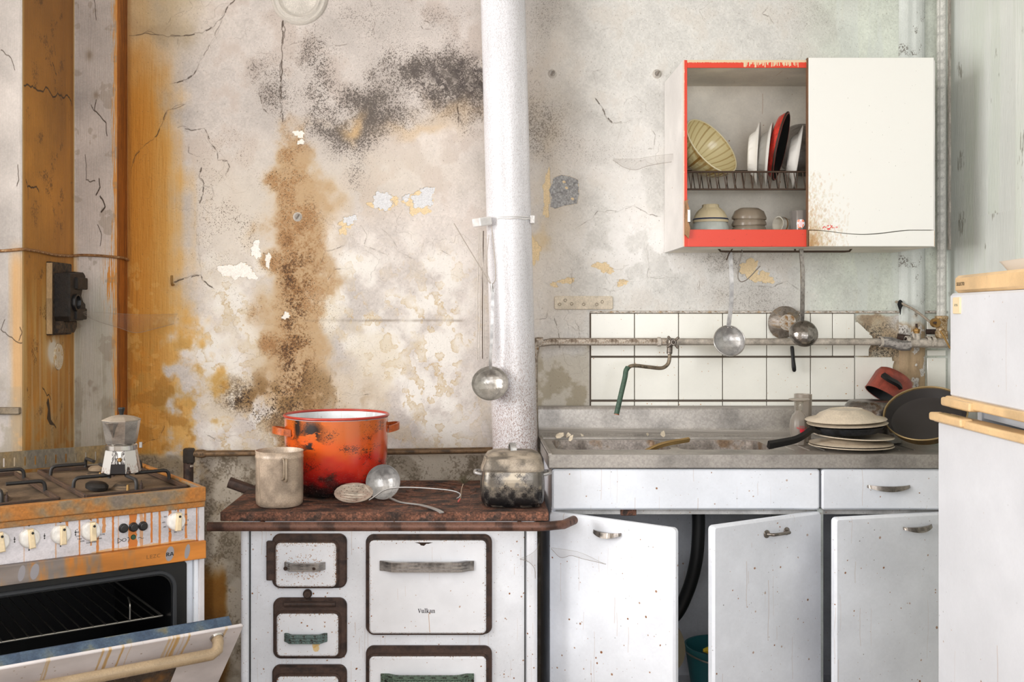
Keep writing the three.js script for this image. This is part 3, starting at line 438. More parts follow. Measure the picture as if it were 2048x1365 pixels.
// ---------------------------------------------------------------- gas cooker, turned out of the corner
const CK = { at: [-1.164, 0, 1.087], turn: 0.604 };
const orangeT = mottle(71, [[120, 108, 96], [136, 116, 90], [166, 112, 56], [176, 112, 46], [158, 114, 66]], { scale: 1.2, fine: .2 });
{
  const t = thing('gas_cooker', 'white gas cooker streaked with orange grime, its oven door hanging open', 'cooker', CK.at, CK.turn);
  const r = rng(4);
  const sideT = enamel(72, { base: [206, 202, 204], specks: 220, rust: '190,104,30', drips: 40, smudge: .1 }), sideM = std({ map: sideT, roughness: .35 });
  const steelO = mm(orangeT, { metalness: .25, roughness: .45, bumpScale: .0006 });
  part(t, 'side_panel', metricUV(span(.436, .45, .06, .842, -.3, .292, .003), .6), sideM); part(t, 'side_panel', metricUV(span(-.45, -.436, .06, .842, -.3, .292, .003), .6), sideM);
  part(t, 'back_panel', metricUV(span(-.436, .436, .06, .85, -.3, -.29), .6), mat.steel); part(t, 'base', metricUV(span(-.44, .44, 0, .08, -.29, .27), .6), mat.dark);
  // hob: front band, side bands, recessed tray, pierced upstand at the back
  part(t, 'front_band', metricUV(span(-.45, .45, .846, .88, .288, .302, .003), .55), steelO); part(t, 'shadow_rail', metricUV(span(-.45, .45, .832, .846, .28, .296, .002), .55, .3, .2), steelO);
  part(t, 'side_band', metricUV(span(.438, .45, .842, .88, -.3, .29, .003), .55), steelO); part(t, 'side_band', metricUV(span(-.45, -.438, .842, .88, -.3, .29, .003), .55), steelO);
  const trayM = mm(mottle(73, [[72, 58, 44], [104, 86, 66], [124, 104, 82]], { fine: .3 }), { metalness: .2, roughness: .7, bumpScale: .001 });
  part(t, 'hob_tray', metricUV(span(-.438, .438, .855, .863, -.29, .288), .5), trayM);
  const up = rrect(.9, .05, .003, 0, .898); for (let i = 0; i < 34; i++) { const h = rrect(.0042, .024, .002, .43 - i * .0262, .895); up.holes.push(h); }
  part(t, 'pierced_upstand', place(metricUV(slab(up, .003), .5), [0, 0, -.288]), mm(mottle(70, [[96, 88, 76], [116, 104, 84], [132, 108, 70], [108, 100, 90]], { streak: .6 }), { metalness: .3, roughness: .5 }));
  // control panel with its markings
  const pw = 1024, ph = 128, panelT = canvasTex(2 * pw, 2 * ph, (g) => {
    const im = g.createImageData(2 * pw, 2 * ph); for (let y = 0; y < 2 * ph; y++) for (let x = 0; x < 2 * pw; x++) { const k = 1 + (sm(NA, x / 1200, y / 600) - .5) * .2 + (sm(NF, x / 500, y / 500) - .5) * .1, i = (y * 2 * pw + x) * 4; im.data[i] = 200 * k; im.data[i + 1] = 196 * k; im.data[i + 2] = 200 * k; im.data[i + 3] = 255; } g.putImageData(im, 0, 0); g.scale(2, 2);
    const sx = (s) => pw - s / .9 * pw, sy = (h) => (.835 - h) / .082 * ph;
    const drip = (s, w, y1, a, col = '196,110,36') => { g.fillStyle = `rgba(${col},${a})`; g.beginPath(); const x = sx(s); g.moveTo(x - w * 1.3, 0); for (let y = 0; y <= y1; y += 8) g.lineTo(x - w * (.45 + r() * .3), y); g.lineTo(x - w * .8, y1); g.lineTo(x + w * .8, y1); for (let y = y1; y >= 0; y -= 8) g.lineTo(x + w * (.45 + r() * .3), y); g.lineTo(x + w * 1.3, 0); g.fill(); };
    drip(.168, 17, ph, .95); for (const [s, w, l, a] of [[.018, 3, ph, .9], [.044, 5, ph * .9, .85], [.063, 4, 40, .8], [.082, 6, ph, .9], [.106, 5, ph, .85], [.125, 4, ph * .9, .95], [.14, 5, 40, .8], [.148, 7, ph, .5], [.2, 2.5, ph, .35], [.212, 4, ph, .95], [.232, 7, 60, .7], [.246, 5, ph, .8], [.26, 3, 100, .7], [.285, 3, ph, .75], [.312, 5, 30, .8], [.335, 3, ph, .4], [.4, 2, ph, .3], [.47, 3, ph, .3]]) drip(s, w, l, a);
    for (let i = 0; i < 10; i++) { g.fillStyle = `rgba(206,140,60,${.3 + r() * .4})`; g.beginPath(); g.ellipse(sx(.03 + r() * .22), ph - 2, 14 + r() * 20, 4 + r() * 5, 0, 0, 7); g.fill(); }
    g.fillStyle = '#222'; g.font = 'bold 7px sans-serif'; g.textAlign = 'center';
    const ring = (s, list, rad) => list.forEach(([txt, deg]) => g.fillText(txt, sx(s) + Math.cos(deg * Math.PI / 180) * rad, sy(.805) - Math.sin(deg * Math.PI / 180) * rad * 1.25 + 2.5));
    ring(.0687, [['5', 120], ['0', 90], ['5', 62], ['10', 30], ['15', -3], ['20', -28], ['25', -60], ['30', -92], ['35', -118], ['40', 205], ['45', 180], ['50', 150]], 32);
    ring(.2616, [['*', 168], ['150', 180], ['170', 200], ['180', 216], ['200', 232], ['220', 262], ['240', 285], ['260', 312], ['270', 335]], 33);
    for (const s of [.2616, .3252, .39, .4507]) { g.beginPath(); g.arc(sx(s), sy(.831), 2.6, 0, 7); g.fill(); if (s > .3) { for (const [dx, dy, q] of [[36, 0, 3], [36, 9, 2.4], [0, 42, 2.4]]) { g.beginPath(); g.ellipse(sx(s) + dx, sy(.805) + dy, q * .7, q, 0, 0, 7); g.fill(); g.fillRect(sx(s) + dx - .8, sy(.805) + dy - q - 5, 1.6, 5); } } }
    g.strokeStyle = '#333'; g.lineWidth = 1.6; const ix = sx(.189), iy = sy(.775); g.beginPath(); g.moveTo(ix - 14, iy - 9); g.lineTo(ix - 14, iy + 9); g.lineTo(ix - 4, iy); g.lineTo(ix - 14, iy - 9); g.stroke(); g.beginPath(); g.arc(ix + 2, iy, 5, 0, 7); g.moveTo(ix + 14, iy - 8); g.arc(ix + 4, iy, 11, -.8, .8); g.stroke();
    g.beginPath(); g.moveTo(sx(.156), iy); g.quadraticCurveTo(sx(.152), iy - 5, sx(.149), iy); g.quadraticCurveTo(sx(.146), iy + 5, sx(.143), iy); g.stroke();
  });
  part(t, 'control_panel', frontUV(span(-.436, .436, .753, .835, .27, .288, .002), -.45, .45, .753, .835), std({ map: panelT, roughness: .35 }));
  const knobT = enamel(75, { base: [226, 224, 220], specks: 90, rust: '150,80,30', drips: 16, size: 256 }), knobM = std({ map: knobT, roughness: .35 }), gripM = std({ map: enamel(76, { base: [224, 204, 168], specks: 90, rust: '150,80,30', drips: 10, size: 256 }), roughness: .4 });
  [.0687, .2616, .3252, .39, .4507, .5155].forEach((s, i) => {
    const x = .45 - s, k = part(t, 'knob', metricUV(place(lathe([[0, .012], [.012, .0125], [.017, .012], [.0205, .009], [.0215, .004], [.0215, 0]], 32), [x, .805, .288], [Math.PI / 2, 0, 0]), .08), knobM);
    const gr = slab(poly([[-.0065, -.0205], [.0065, -.0205], [.0055, .0205], [-.0055, .0205]]), .017, .002);
    part(k, 'grip', metricUV(place(gr, [x + .002, .805, .293], [0, 0, [-.06, .03, .02, .1, .1, .1][i]]), .08), gripM); part(k, 'pointer_dot', place(cyl(.0028, .0028, .002, 12), [x + .003, .818, .3105], [Math.PI / 2, 0, 0]), mat.black);
  });
  for (const s of [.189, .1666, .1449]) part(t, 'push_button', place(lathe([[0, .011], [.006, .0112], [.0085, .0095], [.0088, .004], [.0105, .003], [.0108, 0]], 24), [.45 - s, .802, .288], [Math.PI / 2, 0, 0]), mat.black);
  part(t, 'pilot_light', place(lathe([[0, .001], [.0045, .001], [.0055, .002], [.006, 0]], 20), [.45 - .1666, .779, .288], [Math.PI / 2, 0, 0]), std({ color: 0x2a4a34, roughness: .2 }));
  // trim below, with what is left of the maker's transfer
  const trimT = canvasTex(1024, 64, (g) => {
    const im = g.createImageData(1024, 64); for (let y = 0; y < 64; y++) for (let x = 0; x < 1024; x++) { const q = sstep(540, 780, x + (sm(NB, x / 90, y / 400) - .5) * 260), k = 1 + (sm(NA, x / 500, y / 160) - .5) * .22, i = (y * 1024 + x) * 4; im.data[i] = lerp(128, 194, q) * k; im.data[i + 1] = lerp(118, 122, q) * k; im.data[i + 2] = lerp(112, 50, q) * k; im.data[i + 3] = 255; } g.putImageData(im, 0, 0);
    g.fillStyle = 'rgb(150,146,150)'; for (const [x, w] of [[925, 22], [972, 14], [560, 16], [590, 20]]) { g.beginPath(); g.ellipse(x, 30, w / 2, 26, .12, 0, 7); g.fill(); }
    g.fillStyle = '#111'; g.font = 'bold 17px sans-serif'; g.fillText('RA', 914, 38); g.fillStyle = 'rgba(90,60,30,.5)'; g.fillText('LEZC', 862, 38);
  });
  part(t, 'lower_trim', frontUV(span(-.45, .45, .711, .753, .28, .302, .002), -.45, .45, .711, .753), std({ map: trimT, metalness: .25, roughness: .4 }));
  // oven: front frame, gasket, cavity
  const fr = rrect(.82, .376, .008, 0, .518); fr.holes.push(rrect(.745, .318, .035, 0, .523)); const enamelBlack = std({ color: 0x060709, roughness: .35 });
  part(t, 'oven_frame', place(slab(fr, .02), [0, 0, .262]), enamelBlack);
  const ga = rrect(.77, .342, .045, 0, .523); ga.holes.push(rrect(.752, .324, .037, 0, .523)); part(t, 'oven_gasket', place(slab(ga, .007, .002), [0, 0, .281]), std({ color: 0x2b2d30, roughness: .6 }));
  part(t, 'oven_cavity', join(span(-.3725, .3725, .354, .364, -.18, .262), span(-.3725, .3725, .682, .692, -.18, .262), span(-.3825, -.3725, .354, .692, -.18, .262), span(.3725, .3825, .354, .692, -.18, .262), span(-.3825, .3825, .354, .692, -.19, -.18)), enamelBlack);
  for (const s of [1, -1]) part(t, 'front_stile', metricUV(join(span(s * .41, s * .436, .08, .711, .255, .27), span(s * .427, s * .436, .08, .711, .27, .285)), .5), std({ map: enamelB, roughness: .3 }));
  part(t, 'storage_drawer', metricUV(span(-.436, .436, .1, .325, .26, .3, .004), .6), sideM);
  // oven door, hinged along its lower edge
  const doorT = canvasTex(1024, 384, (g) => {
    const im = g.createImageData(1024, 384); for (let y = 0; y < 384; y++) for (let x = 0; x < 1024; x++) { const k = 1 + (sm(NA, x / 600, y / 400) - .5) * .16, i = (y * 1024 + x) * 4; im.data[i] = 206 * k; im.data[i + 1] = 200 * k; im.data[i + 2] = 200 * k; im.data[i + 3] = 255; } g.putImageData(im, 0, 0);
    for (const [x, w, n] of [[700, 40, 5], [745, 34, 4], [840, 60, 8], [880, 26, 3], [560, 30, 2], [980, 20, 2]]) for (let i = 0; i < n; i++) { g.strokeStyle = `rgba(190,146,76,${.25 + r() * .4})`; g.lineWidth = 2 + r() * 4; const a = x + (r() - .5) * w; jag(g, [[a, 0], [a - 3, 60 + r() * 30], [a - 8, 100 + r() * 120]], .05, r); }
    for (let i = 0; i < 170; i++) { g.fillStyle = `rgba(110,84,54,${.2 + r() * .5})`; g.beginPath(); g.arc(r() * 1024, r() * 384, .6 + r() * 1.8, 0, 7); g.fill(); }
  });
  const door = part(t, 'oven_door', place(frontUV(slab(rrect(.905, .312, .006, 0, .156), .006, .0015), -.4525, .4525, 0, .312), [0, 0, .026]), std({ map: doorT, roughness: .35 }));
  door.position.set(0, .395, .292); door.rotation.x = .73;
  part(door, 'door_core', metricUV(span(-.43, .43, 0, .306, -.002, .025), .4), mm(mottle(77, [[46, 58, 74], [56, 72, 92], [70, 86, 102], [112, 104, 80]], { scale: 1.3 }), { roughness: .4 }), 'blue film on the edge of the door');
  part(door, 'door_glass', frontUV(slab(rrect(.66, .22, .012, 0, .118), .003, .001), -.33, .33, 0, .2).translate(0, 0, .0305), mm(mottle(78, [[44, 38, 34], [66, 56, 48], [120, 82, 40]], { streak: .9, scale: 3 }), { roughness: .18 }), 'grimy brown oven window');
  part(door, 'door_handle', metricUV(bentPipe([[.397, .287, .03], [.397, .285, .055], [.385, .281, .068], [-.385, .281, .068], [-.397, .285, .055], [-.397, .287, .03]], .0125, .03, 16), .3), mm(mottle(79, [[150, 132, 108], [172, 152, 124], [158, 136, 106]], {}), { roughness: .4 }));
  for (const s of [1, -1]) part(door, 'handle_rosette', place(lathe([[0, .004], [.014, .004], [.0155, 0]], 20), [s * .397, .287, .032], [Math.PI / 2, 0, 0]), mat.chrome);
  // burners
  for (const [s, d, off] of [[.127, .19, 1], [.127, .43, 0], [.43, .19, 0], [.43, .43, 0]]) {
    const x = .45 - s, z = .3 - d, b = part(t, 'burner', place(lathe([[0, .014], [.024, .014], [.03, .01], [.036, .004], [.04, 0]], 32), [x, .863, z]), trayM);
    part(b, 'burner_cap', off ? metricUV(place(lathe([[0, .007], [.022, .006], [.027, .002], [.026, -.006], [.02, -.006]], 32), [.45 - .2, .8752, .3 - .19], [.2, .2, -.1]), .1) : metricUV(place(lathe([[0, .01], [.026, .009], [.031, .005], [.03, 0]], 32), [x, .878, z]), .1), off ? mat.ironBlack : mm(mottle(74, [[120, 102, 80], [140, 120, 96]], {}), { roughness: .8 }));
    part(b, 'spark_plug', place(lathe([[.004, 0], [.0035, .014], [.0015, .016], [.001, .022]], 10), [x + .022, .863, z + .036]), mat.cast); part(b, 'thermocouple', place(lathe([[0, .016], [.003, .014], [.0035, 0]], 10), [x - .012, .863, z + .042]), mat.brass);
  }
}
// pan supports lie loose on the hob
{
  const mk = (label) => {
    const t = thing('pan_support', label, 'pan support', [0, 0, 0], CK.turn);
    const w = .118, d = .235, y = .0075;
    part(t, 'grid_frame', join(span(-w, w, 0, .01, d - .004, d + .004, .0015), span(-w, w, 0, .01, -d - .004, -d + .004, .0015), span(-w - .004, -w + .004, 0, .01, -d, d, .0015), span(w - .004, w + .004, 0, .01, -d, d, .0015)), mm(mottle(81, [[36, 26, 20], [66, 48, 34], [104, 66, 36]], { scale: 2 }), { roughness: .6, bumpScale: .001 }));
    for (const cz of [.115, -.115]) for (const [dx, dz] of [[1, 0], [-1, 0], [0, 1], [0, -1]]) {
      const a = dx ? [dx * w * .98, y, cz] : [0, y, cz + dz * .112], b = [a[0] * .98, .032, a[2]], c = dx ? [dx * .03, .032, cz] : [0, .032, cz + dz * .03];
      part(t, 'finger', bentPipe([a, b, c], .0045, .018, 8), mat.ironBlack);
    }
    return t;
  };
  const R = (s, d, h) => { const x = .45 - s, z = .3 - d, c = Math.cos(CK.turn), q = Math.sin(CK.turn); return [CK.at[0] + x * c + z * q, h, CK.at[2] - x * q + z * c]; };
  mk('black iron pan support under the moka pot').position.set(...R(.138, .31, .8655)); mk('black iron pan support at the edge of the picture').position.set(...R(.432, .31, .8655));
  // moka pot
  const [mx, my, mz] = R(.139, .2, .9005), t = thing('moka_pot', 'small octagonal aluminium moka pot with a scorched base', 'coffee pot', [mx, my, mz], .12);
  const oct = (pr) => place(toCreasedNormals(plain(new THREE.LatheGeometry(pr.map(p => new THREE.Vector2(Math.max(p[0], 1e-5), p[1])), 8)), .3), [0, 0, 0], [0, Math.PI / 8, 0]);
  const baseT = canvasTex(512, 128, (g) => { const r = rng(6); g.fillStyle = '#c9c6c2'; g.fillRect(0, 0, 512, 128); for (let f = 0; f < 8; f++) { const x = f * 64; g.fillStyle = '#1b1716'; const n = [.45, .55, .35, .5, .95, .5, .4, .9][f]; for (let i = 0; i < 2600; i++) { const u = r(), y = 128 - Math.pow(r(), 1.2) * 128 * n * (.8 + .25 * Math.sin(u * 7 + f)); g.fillRect(x + u * 64, y, 1.5, 1.5); } g.fillRect(x, 128 - 70 * n, 64, 128); g.fillStyle = 'rgba(120,60,30,.5)'; for (let i = 0; i < 70; i++) g.fillRect(x + r() * 64, 128 - 128 * n + (r() - .3) * 22, 2, 2); } });
  part(t, 'boiler', oct([[0, 0], [.046, 0], [.0475, .003], [.0385, .052], [.0375, .056], [.034, .058]]), std({ map: baseT, metalness: .6, roughness: .28 })); part(t, 'collar', lathe([[.034, .056], [.0375, .0575], [.0375, .068], [.036, .0695], [.033, .071]], 40), mat.chrome);
  const alumCoffee = mm(mottle(83, [[160, 156, 152], [182, 179, 176], [194, 191, 188], [166, 154, 138]], { scale: 1 }), { metalness: .75, roughness: .25 });
  part(t, 'upper_chamber', oct([[.033, .07], [.036, .073], [.039, .085], [.0455, .126], [.046, .128], [.044, .128]]), alumCoffee); part(t, 'lid', oct([[.0465, .128], [.0468, .13], [.03, .137], [.008, .141], [0, .1415]]), mm(mottle(84, [[150, 138, 122], [172, 160, 146]], {}), { metalness: .3, roughness: .6 }));
  part(t, 'knob', oct([[.0045, .14], [.0055, .146], [.0085, .156], [.008, .159], [0, .159]]), mat.black);
  part(t, 'spout', loft([[[-.014, .124, .042], [.014, .124, .042], [.012, .127, .06], [0, .125, .066], [-.012, .127, .06]], [[-.006, .108, .04], [.006, .108, .04], [.005, .108, .05], [0, .107, .053], [-.005, .108, .05]], [[-.001, .09, .039], [.001, .09, .039], [.001, .09, .041], [0, .09, .0415], [-.001, .09, .041]]], true, .4).rotateY(-.3), alumCoffee); part(t, 'safety_valve', place(lathe([[0, .007], [.003, .007], [.0045, .003], [.0055, 0]], 12), [.004, .036, .0395], [Math.PI / 2, 0, 0]), mat.brass);
  part(t, 'hinge_lug', span(.042, .049, .06, .074, -.004, .004, .001), mat.alum);
}
// oven rack
{
  const c = Math.cos(CK.turn), q = Math.sin(CK.turn), t = thing('oven_rack', 'wire oven rack resting inside the open oven', 'rack', [CK.at[0] + .04 * q, .575, CK.at[2] + .04 * c], CK.turn);
  part(t, 'rack_frame', join(pipe([[-.365, 0, .2], [.365, 0, .2]], .0028, { radial: 8 }), pipe([[-.365, 0, -.2], [.365, 0, -.2]], .0028, { radial: 8 }), pipe([[-.365, 0, .2], [-.365, 0, -.2]], .0028, { radial: 8 }), pipe([[.365, 0, .2], [.365, 0, -.2]], .0028, { radial: 8 })), mat.steelWire);
  const rodM = std({ color: 0x6e6a63, metalness: .9, roughness: .4 });
  for (let i = 0; i < 26; i++) part(t, 'rack_rod', pipe([[-.344 + i * .0275, .003, .203], [-.344 + i * .0275, .003, -.2]], .0018, { radial: 6 }), rodM);
  part(t, 'hook', bentPipe([[.29, .0, .2], [.29, .04, .2], [.295, .046, .17], [.297, .044, .16]], .002, .006, 6), mat.steelWire);
}

// ---------------------------------------------------------------- enamelled kitchen range
const RZ = .62, RTOP = Y(1024, .64);
const SX = (px) => X(px, RZ), SY = (py) => Y(py, RZ);
{
  const t = thing('kitchen_range', 'white enamelled wood-fired kitchen range with a rusty top plate', 'stove', [0, 0, 0]);
  const x0 = SX(480), x1 = SX(1075), yb = .0, yt = SY(1050);
  part(t, 'body', metricUV(span(x0 + .01, x1 - .01, .06, yt, .12, RZ - .004), .55), mat.enamel); part(t, 'plinth', span(x0 + .04, x1 - .04, 0, .06, .15, .56), mat.dark);
  for (const [a, b] of [[480, 499], [1051, 1075]]) part(t, 'corner_post', metricUV(place(join(span(SX(a), SX(b), .06, yt, .12, RZ + .002, .012)), [0, 0, 0]), .5), mat.enamel);
  for (const p of [500, 1050]) part(t, 'black_seam', span(SX(p) - .0016, SX(p) + .0016, .06, yt, .5, RZ + .0005), mat.black);
  // top plate with its lip and ring covers
  const px0 = X(440, .64), px1 = X(1098, .64);
  part(t, 'top_plate', metricUV(join(span(px0, px1, RTOP - .027, RTOP, .09, .64, .004)), .5), mat.rust); part(t, 'under_lip', metricUV(span(x0 + .01, x1 - .01, yt - .001, RTOP - .026, .11, .625), .5), mat.enamel);
  const inset = rrect(.62, .2, .01, -.2, 0); part(t, 'plate_inset', metricUV(place(slab(inset, .003, .001), [0, RTOP - .001, .44], [-Math.PI / 2, 0, 0]), .4), mat.rust);
  for (const [px, z] of [[673, .33], [850, .30]]) for (const q of [.16, .11, .06]) part(t, 'hob_ring', metricUV(place(lathe([[q - .018, 0], [q - .018, .0035], [q - .002, .0035], [q, .001]], 40), [X(px, z), RTOP, z]), .3), mat.rust);
  // towel rail
  const ry = Y(1054, .72);
  const rail = part(t, 'towel_rail', metricUV(bentPipe([[X(415, .72), ry, .72], [X(1120, .72), ry, .72], [X(1148, .645), ry + .002, .64]], .0125, .05, 16), .3), mm(mottle(90, [[70, 48, 40], [104, 70, 56], [126, 88, 72], [96, 72, 62]], { scale: 2, fine: .5 }), { roughness: .5, metalness: .2, bumpScale: .001 }));
  for (const p of [512, 1042]) part(rail, 'bracket', pipe([[X(p, .72), ry, .72], [X(p, .72), ry - .01, RZ - .004]], .007, { radial: 10 }), mat.rust);
  part(t, 'side_rail', metricUV(join(place(lathe([[.0175, -.05], [.0175, .05], [.0135, .05], [.0135, -.05]], 24), [X(488, .25), Y(976, .25), .25], [0, 0, Math.PI / 2 - .35])), .3), mat.cast);
  // doors: cast frame, white panel, ribbed handle
  const chromeOld = mm(mottle(92, [[110, 106, 102], [160, 158, 156], [186, 184, 183], [132, 124, 118]], { scale: 1 }), { metalness: .55, roughness: .28 }), verdi = mm(mottle(93, [[52, 44, 38], [92, 104, 100], [112, 138, 136], [84, 84, 74]], { scale: 4 }), { metalness: .35, roughness: .6, bumpScale: .001 }), green = mm(mottle(94, [[40, 36, 30], [76, 92, 80], [110, 132, 116], [60, 56, 44]], { scale: 4 }), { metalness: .35, roughness: .6, bumpScale: .001 });
  const handle = (parent, px0, px1, py0, py1, m, zf) => {
    const w = SX(px1) - SX(px0), h = SY(py0) - SY(py1), cx = (SX(px0) + SX(px1)) / 2, cy = (SY(py0) + SY(py1)) / 2, gs2 = [];
    const prof = (dy, hh, bulge) => { const s = new THREE.Shape(), n = 24; for (let i = 0; i <= n; i++) { const u = i / n, e = Math.min(u, 1 - u); s[i ? 'lineTo' : 'moveTo'](-w / 2 + u * w, .006 + bulge * sstep(0, .16, e)); } for (let i = n; i >= 0; i--) { const u = i / n, e = Math.min(u, 1 - u); s.lineTo(-w / 2 + u * w, .0 + (bulge - .004) * sstep(.06, .2, e)); } const g = slab(s, hh, .0008); return g.rotateX(Math.PI / 2).translate(0, dy + hh / 2, 0); };
    for (let k = -1; k <= 1; k++) gs2.push(prof(k * h * .3, h * .24, .022)); gs2.push(prof(0, h * .86, .0195));
    const g = join(gs2); const hnd = part(parent, 'handle', metricUV(g.translate(cx, cy, zf), .12), m); return hnd;
  };
  const rusty = (w, h, seed, heavy, extra) => canvasTex(w, h, (g) => {
    const r = rng(seed); const im = g.createImageData(w, h); for (let y = 0; y < h; y++) for (let x = 0; x < w; x++) { const k = 1 + (sm(NA, x / 700 + seed * .1, y / 700) - .5) * .04, i = (y * w + x) * 4; im.data[i] = 232 * k; im.data[i + 1] = 234 * k; im.data[i + 2] = 239 * k; im.data[i + 3] = 255; } g.putImageData(im, 0, 0);
    const dot = (x, y, q0, a, c = '128,70,30') => { const q = q0 * (heavy > 1 ? 1.7 : 2.2); g.fillStyle = `rgba(${c},${a})`; g.beginPath(); g.ellipse(x, y, q, q * (.5 + r()), r() * 3, 0, 7); g.fill(); };
    for (let i = 0; i < 90 * heavy; i++) dot(r() * w, r() * h, .6 + Math.pow(r(), 4) * 3, .3 + r() * .6);
    for (let i = 0; i < 900 * heavy; i++) { const e = Math.pow(r(), 3) * 30, s = r() * 4 | 0, p = r(); dot(s === 0 ? e : s === 1 ? w - e : p * w, s === 2 ? e : s === 3 ? h - e : p * h, .35 + Math.pow(r(), 3) * 1.8, .15 + r() * .5, r() < .5 ? '90,52,26' : '150,92,44'); }
    if (heavy > 1) for (let i = 0; i < 240; i++) { const a = r() * 6.3, d = Math.pow(r(), .6); dot(w * .47 + Math.cos(a) * d * w * .34, h * .54 + Math.sin(a) * d * h * .3, .8 + r() * 2.4, .2 + r() * .5, '140,80,34'); }
    for (let i = 0; i < 5; i++) { const x = r() * w, y = r() * h * .7; g.strokeStyle = 'rgba(150,100,60,.25)'; g.lineWidth = 2; jag(g, [[x, y], [x + 2, y + h * .2 * r()]], .05, r); }
    if (extra) extra(g, r);
  });
  const mkDoor = (name, fr, pn, tex, hd, hm, opt = {}) => {
    const [a, b, c, d] = fr, f = part(t, name, metricUV(slab(rrect(SX(b) - SX(a), SY(c) - SY(d), opt.rad ?? .022, (SX(a) + SX(b)) / 2, (SY(c) + SY(d)) / 2), .012, .004, 6).translate(0, 0, RZ - .004), .3), mat.cast);
    const [e, g, h, i] = pn, mid = part(f, 'cast_rim', metricUV(slab(rrect(SX(g) - SX(e) + .014, SY(h) - SY(i) + .012, .02, (SX(e) + SX(g)) / 2, (SY(h) + SY(i)) / 2), .008, .003, 6).translate(0, 0, RZ + .006), .3), mat.cast);
    part(f, 'enamel_panel', frontUV(slab(rrect(SX(g) - SX(e), SY(h) - SY(i), .013, (SX(e) + SX(g)) / 2, (SY(h) + SY(i)) / 2), .012, .004, 6).translate(0, 0, RZ + .01), SX(e), SX(g), SY(i), SY(h)), std({ map: tex, roughness: .2 }));
    if (hd) handle(f, ...hd, hm, RZ + .021); return f;
  };
  const d1 = mkDoor('fire_door', [545, 694, 1068, 1176], [554, 674, 1084, 1171], rusty(512, 384, 5, 2), [572, 653, 1120, 1137], chromeOld);
  for (const p of [577, 633]) part(d1, 'rivet', place(lathe([[0, .005], [.004, .004], [.006, 0]], 12), [SX(p), SY(1130), RZ + .046], [Math.PI / 2, 0, 0]), mat.cast);
  part(d1, 'hinge', metricUV(span(SX(534), SX(552), SY(1160), SY(1082), RZ - .004, RZ + .012, .003), .3), mat.cast);
  const d2 = mkDoor('ash_door', [547, 694, 1196, 1317], [556, 678, 1225, 1309], rusty(512, 384, 6, .5, (g) => { g.fillStyle = 'rgba(226,178,90,.6)'; for (const [x, y, a, b] of [[320, 270, 20, 40], [350, 260, 16, 30], [330, 310, 26, 30]]) { g.beginPath(); g.ellipse(x, y, a, b, .3, 0, 7); g.fill(); } }), [572, 657, 1261, 1280], verdi);
  part(d2, 'hinge', metricUV(pipe([[SX(570), SY(1207), RZ + .01], [SX(672), SY(1207), RZ + .01]], .0085, { radial: 12 }), .3), mat.cast);
  mkDoor('fuel_drawer', [545, 694, 1330, 1440], [556, 678, 1350, 1430], rusty(512, 384, 7, .5), [572, 657, 1385, 1402], verdi);
  mkDoor('oven_door', [732, 984, 1069, 1268], [740, 972, 1079, 1264], rusty(1024, 816, 8, .6, (g, r) => {
    g.fillStyle = '#2c211c'; g.beginPath(); g.moveTo(396, 14); g.lineTo(560, 14); g.lineTo(520, 26); g.lineTo(500, 26); g.lineTo(480, 44); g.lineTo(452, 40); g.lineTo(440, 26); g.closePath(); g.fill();
    g.fillStyle = '#17131a'; g.font = 'bold 50px serif'; g.save(); g.translate(426, 632); g.scale(.84, 1); g.fillText('Vulkan', 0, 0); g.restore();
    g.strokeStyle = 'rgba(180,140,110,.6)'; g.lineWidth = 6; jag(g, [[520, 640], [524, 700], [530, 800]], .02, r); g.strokeStyle = 'rgba(90,80,80,.16)'; g.lineWidth = 20;
  }), [761, 948, 1117, 1139], chromeOld);
  mkDoor('warming_drawer', [732, 984, 1292, 1470], [740, 972, 1310, 1460], rusty(1024, 816, 9, .6), [763, 948, 1341, 1366], green);
  part(t, 'draught_knob', metricUV(place(lathe([[0, .016], [.009, .015], [.0125, .011], [.0125, .004], [.006, .001], [.006, 0]], 24), [SX(616), SY(1187), RZ + .001], [Math.PI / 2, 0, 0]), .1), mat.cast);
}
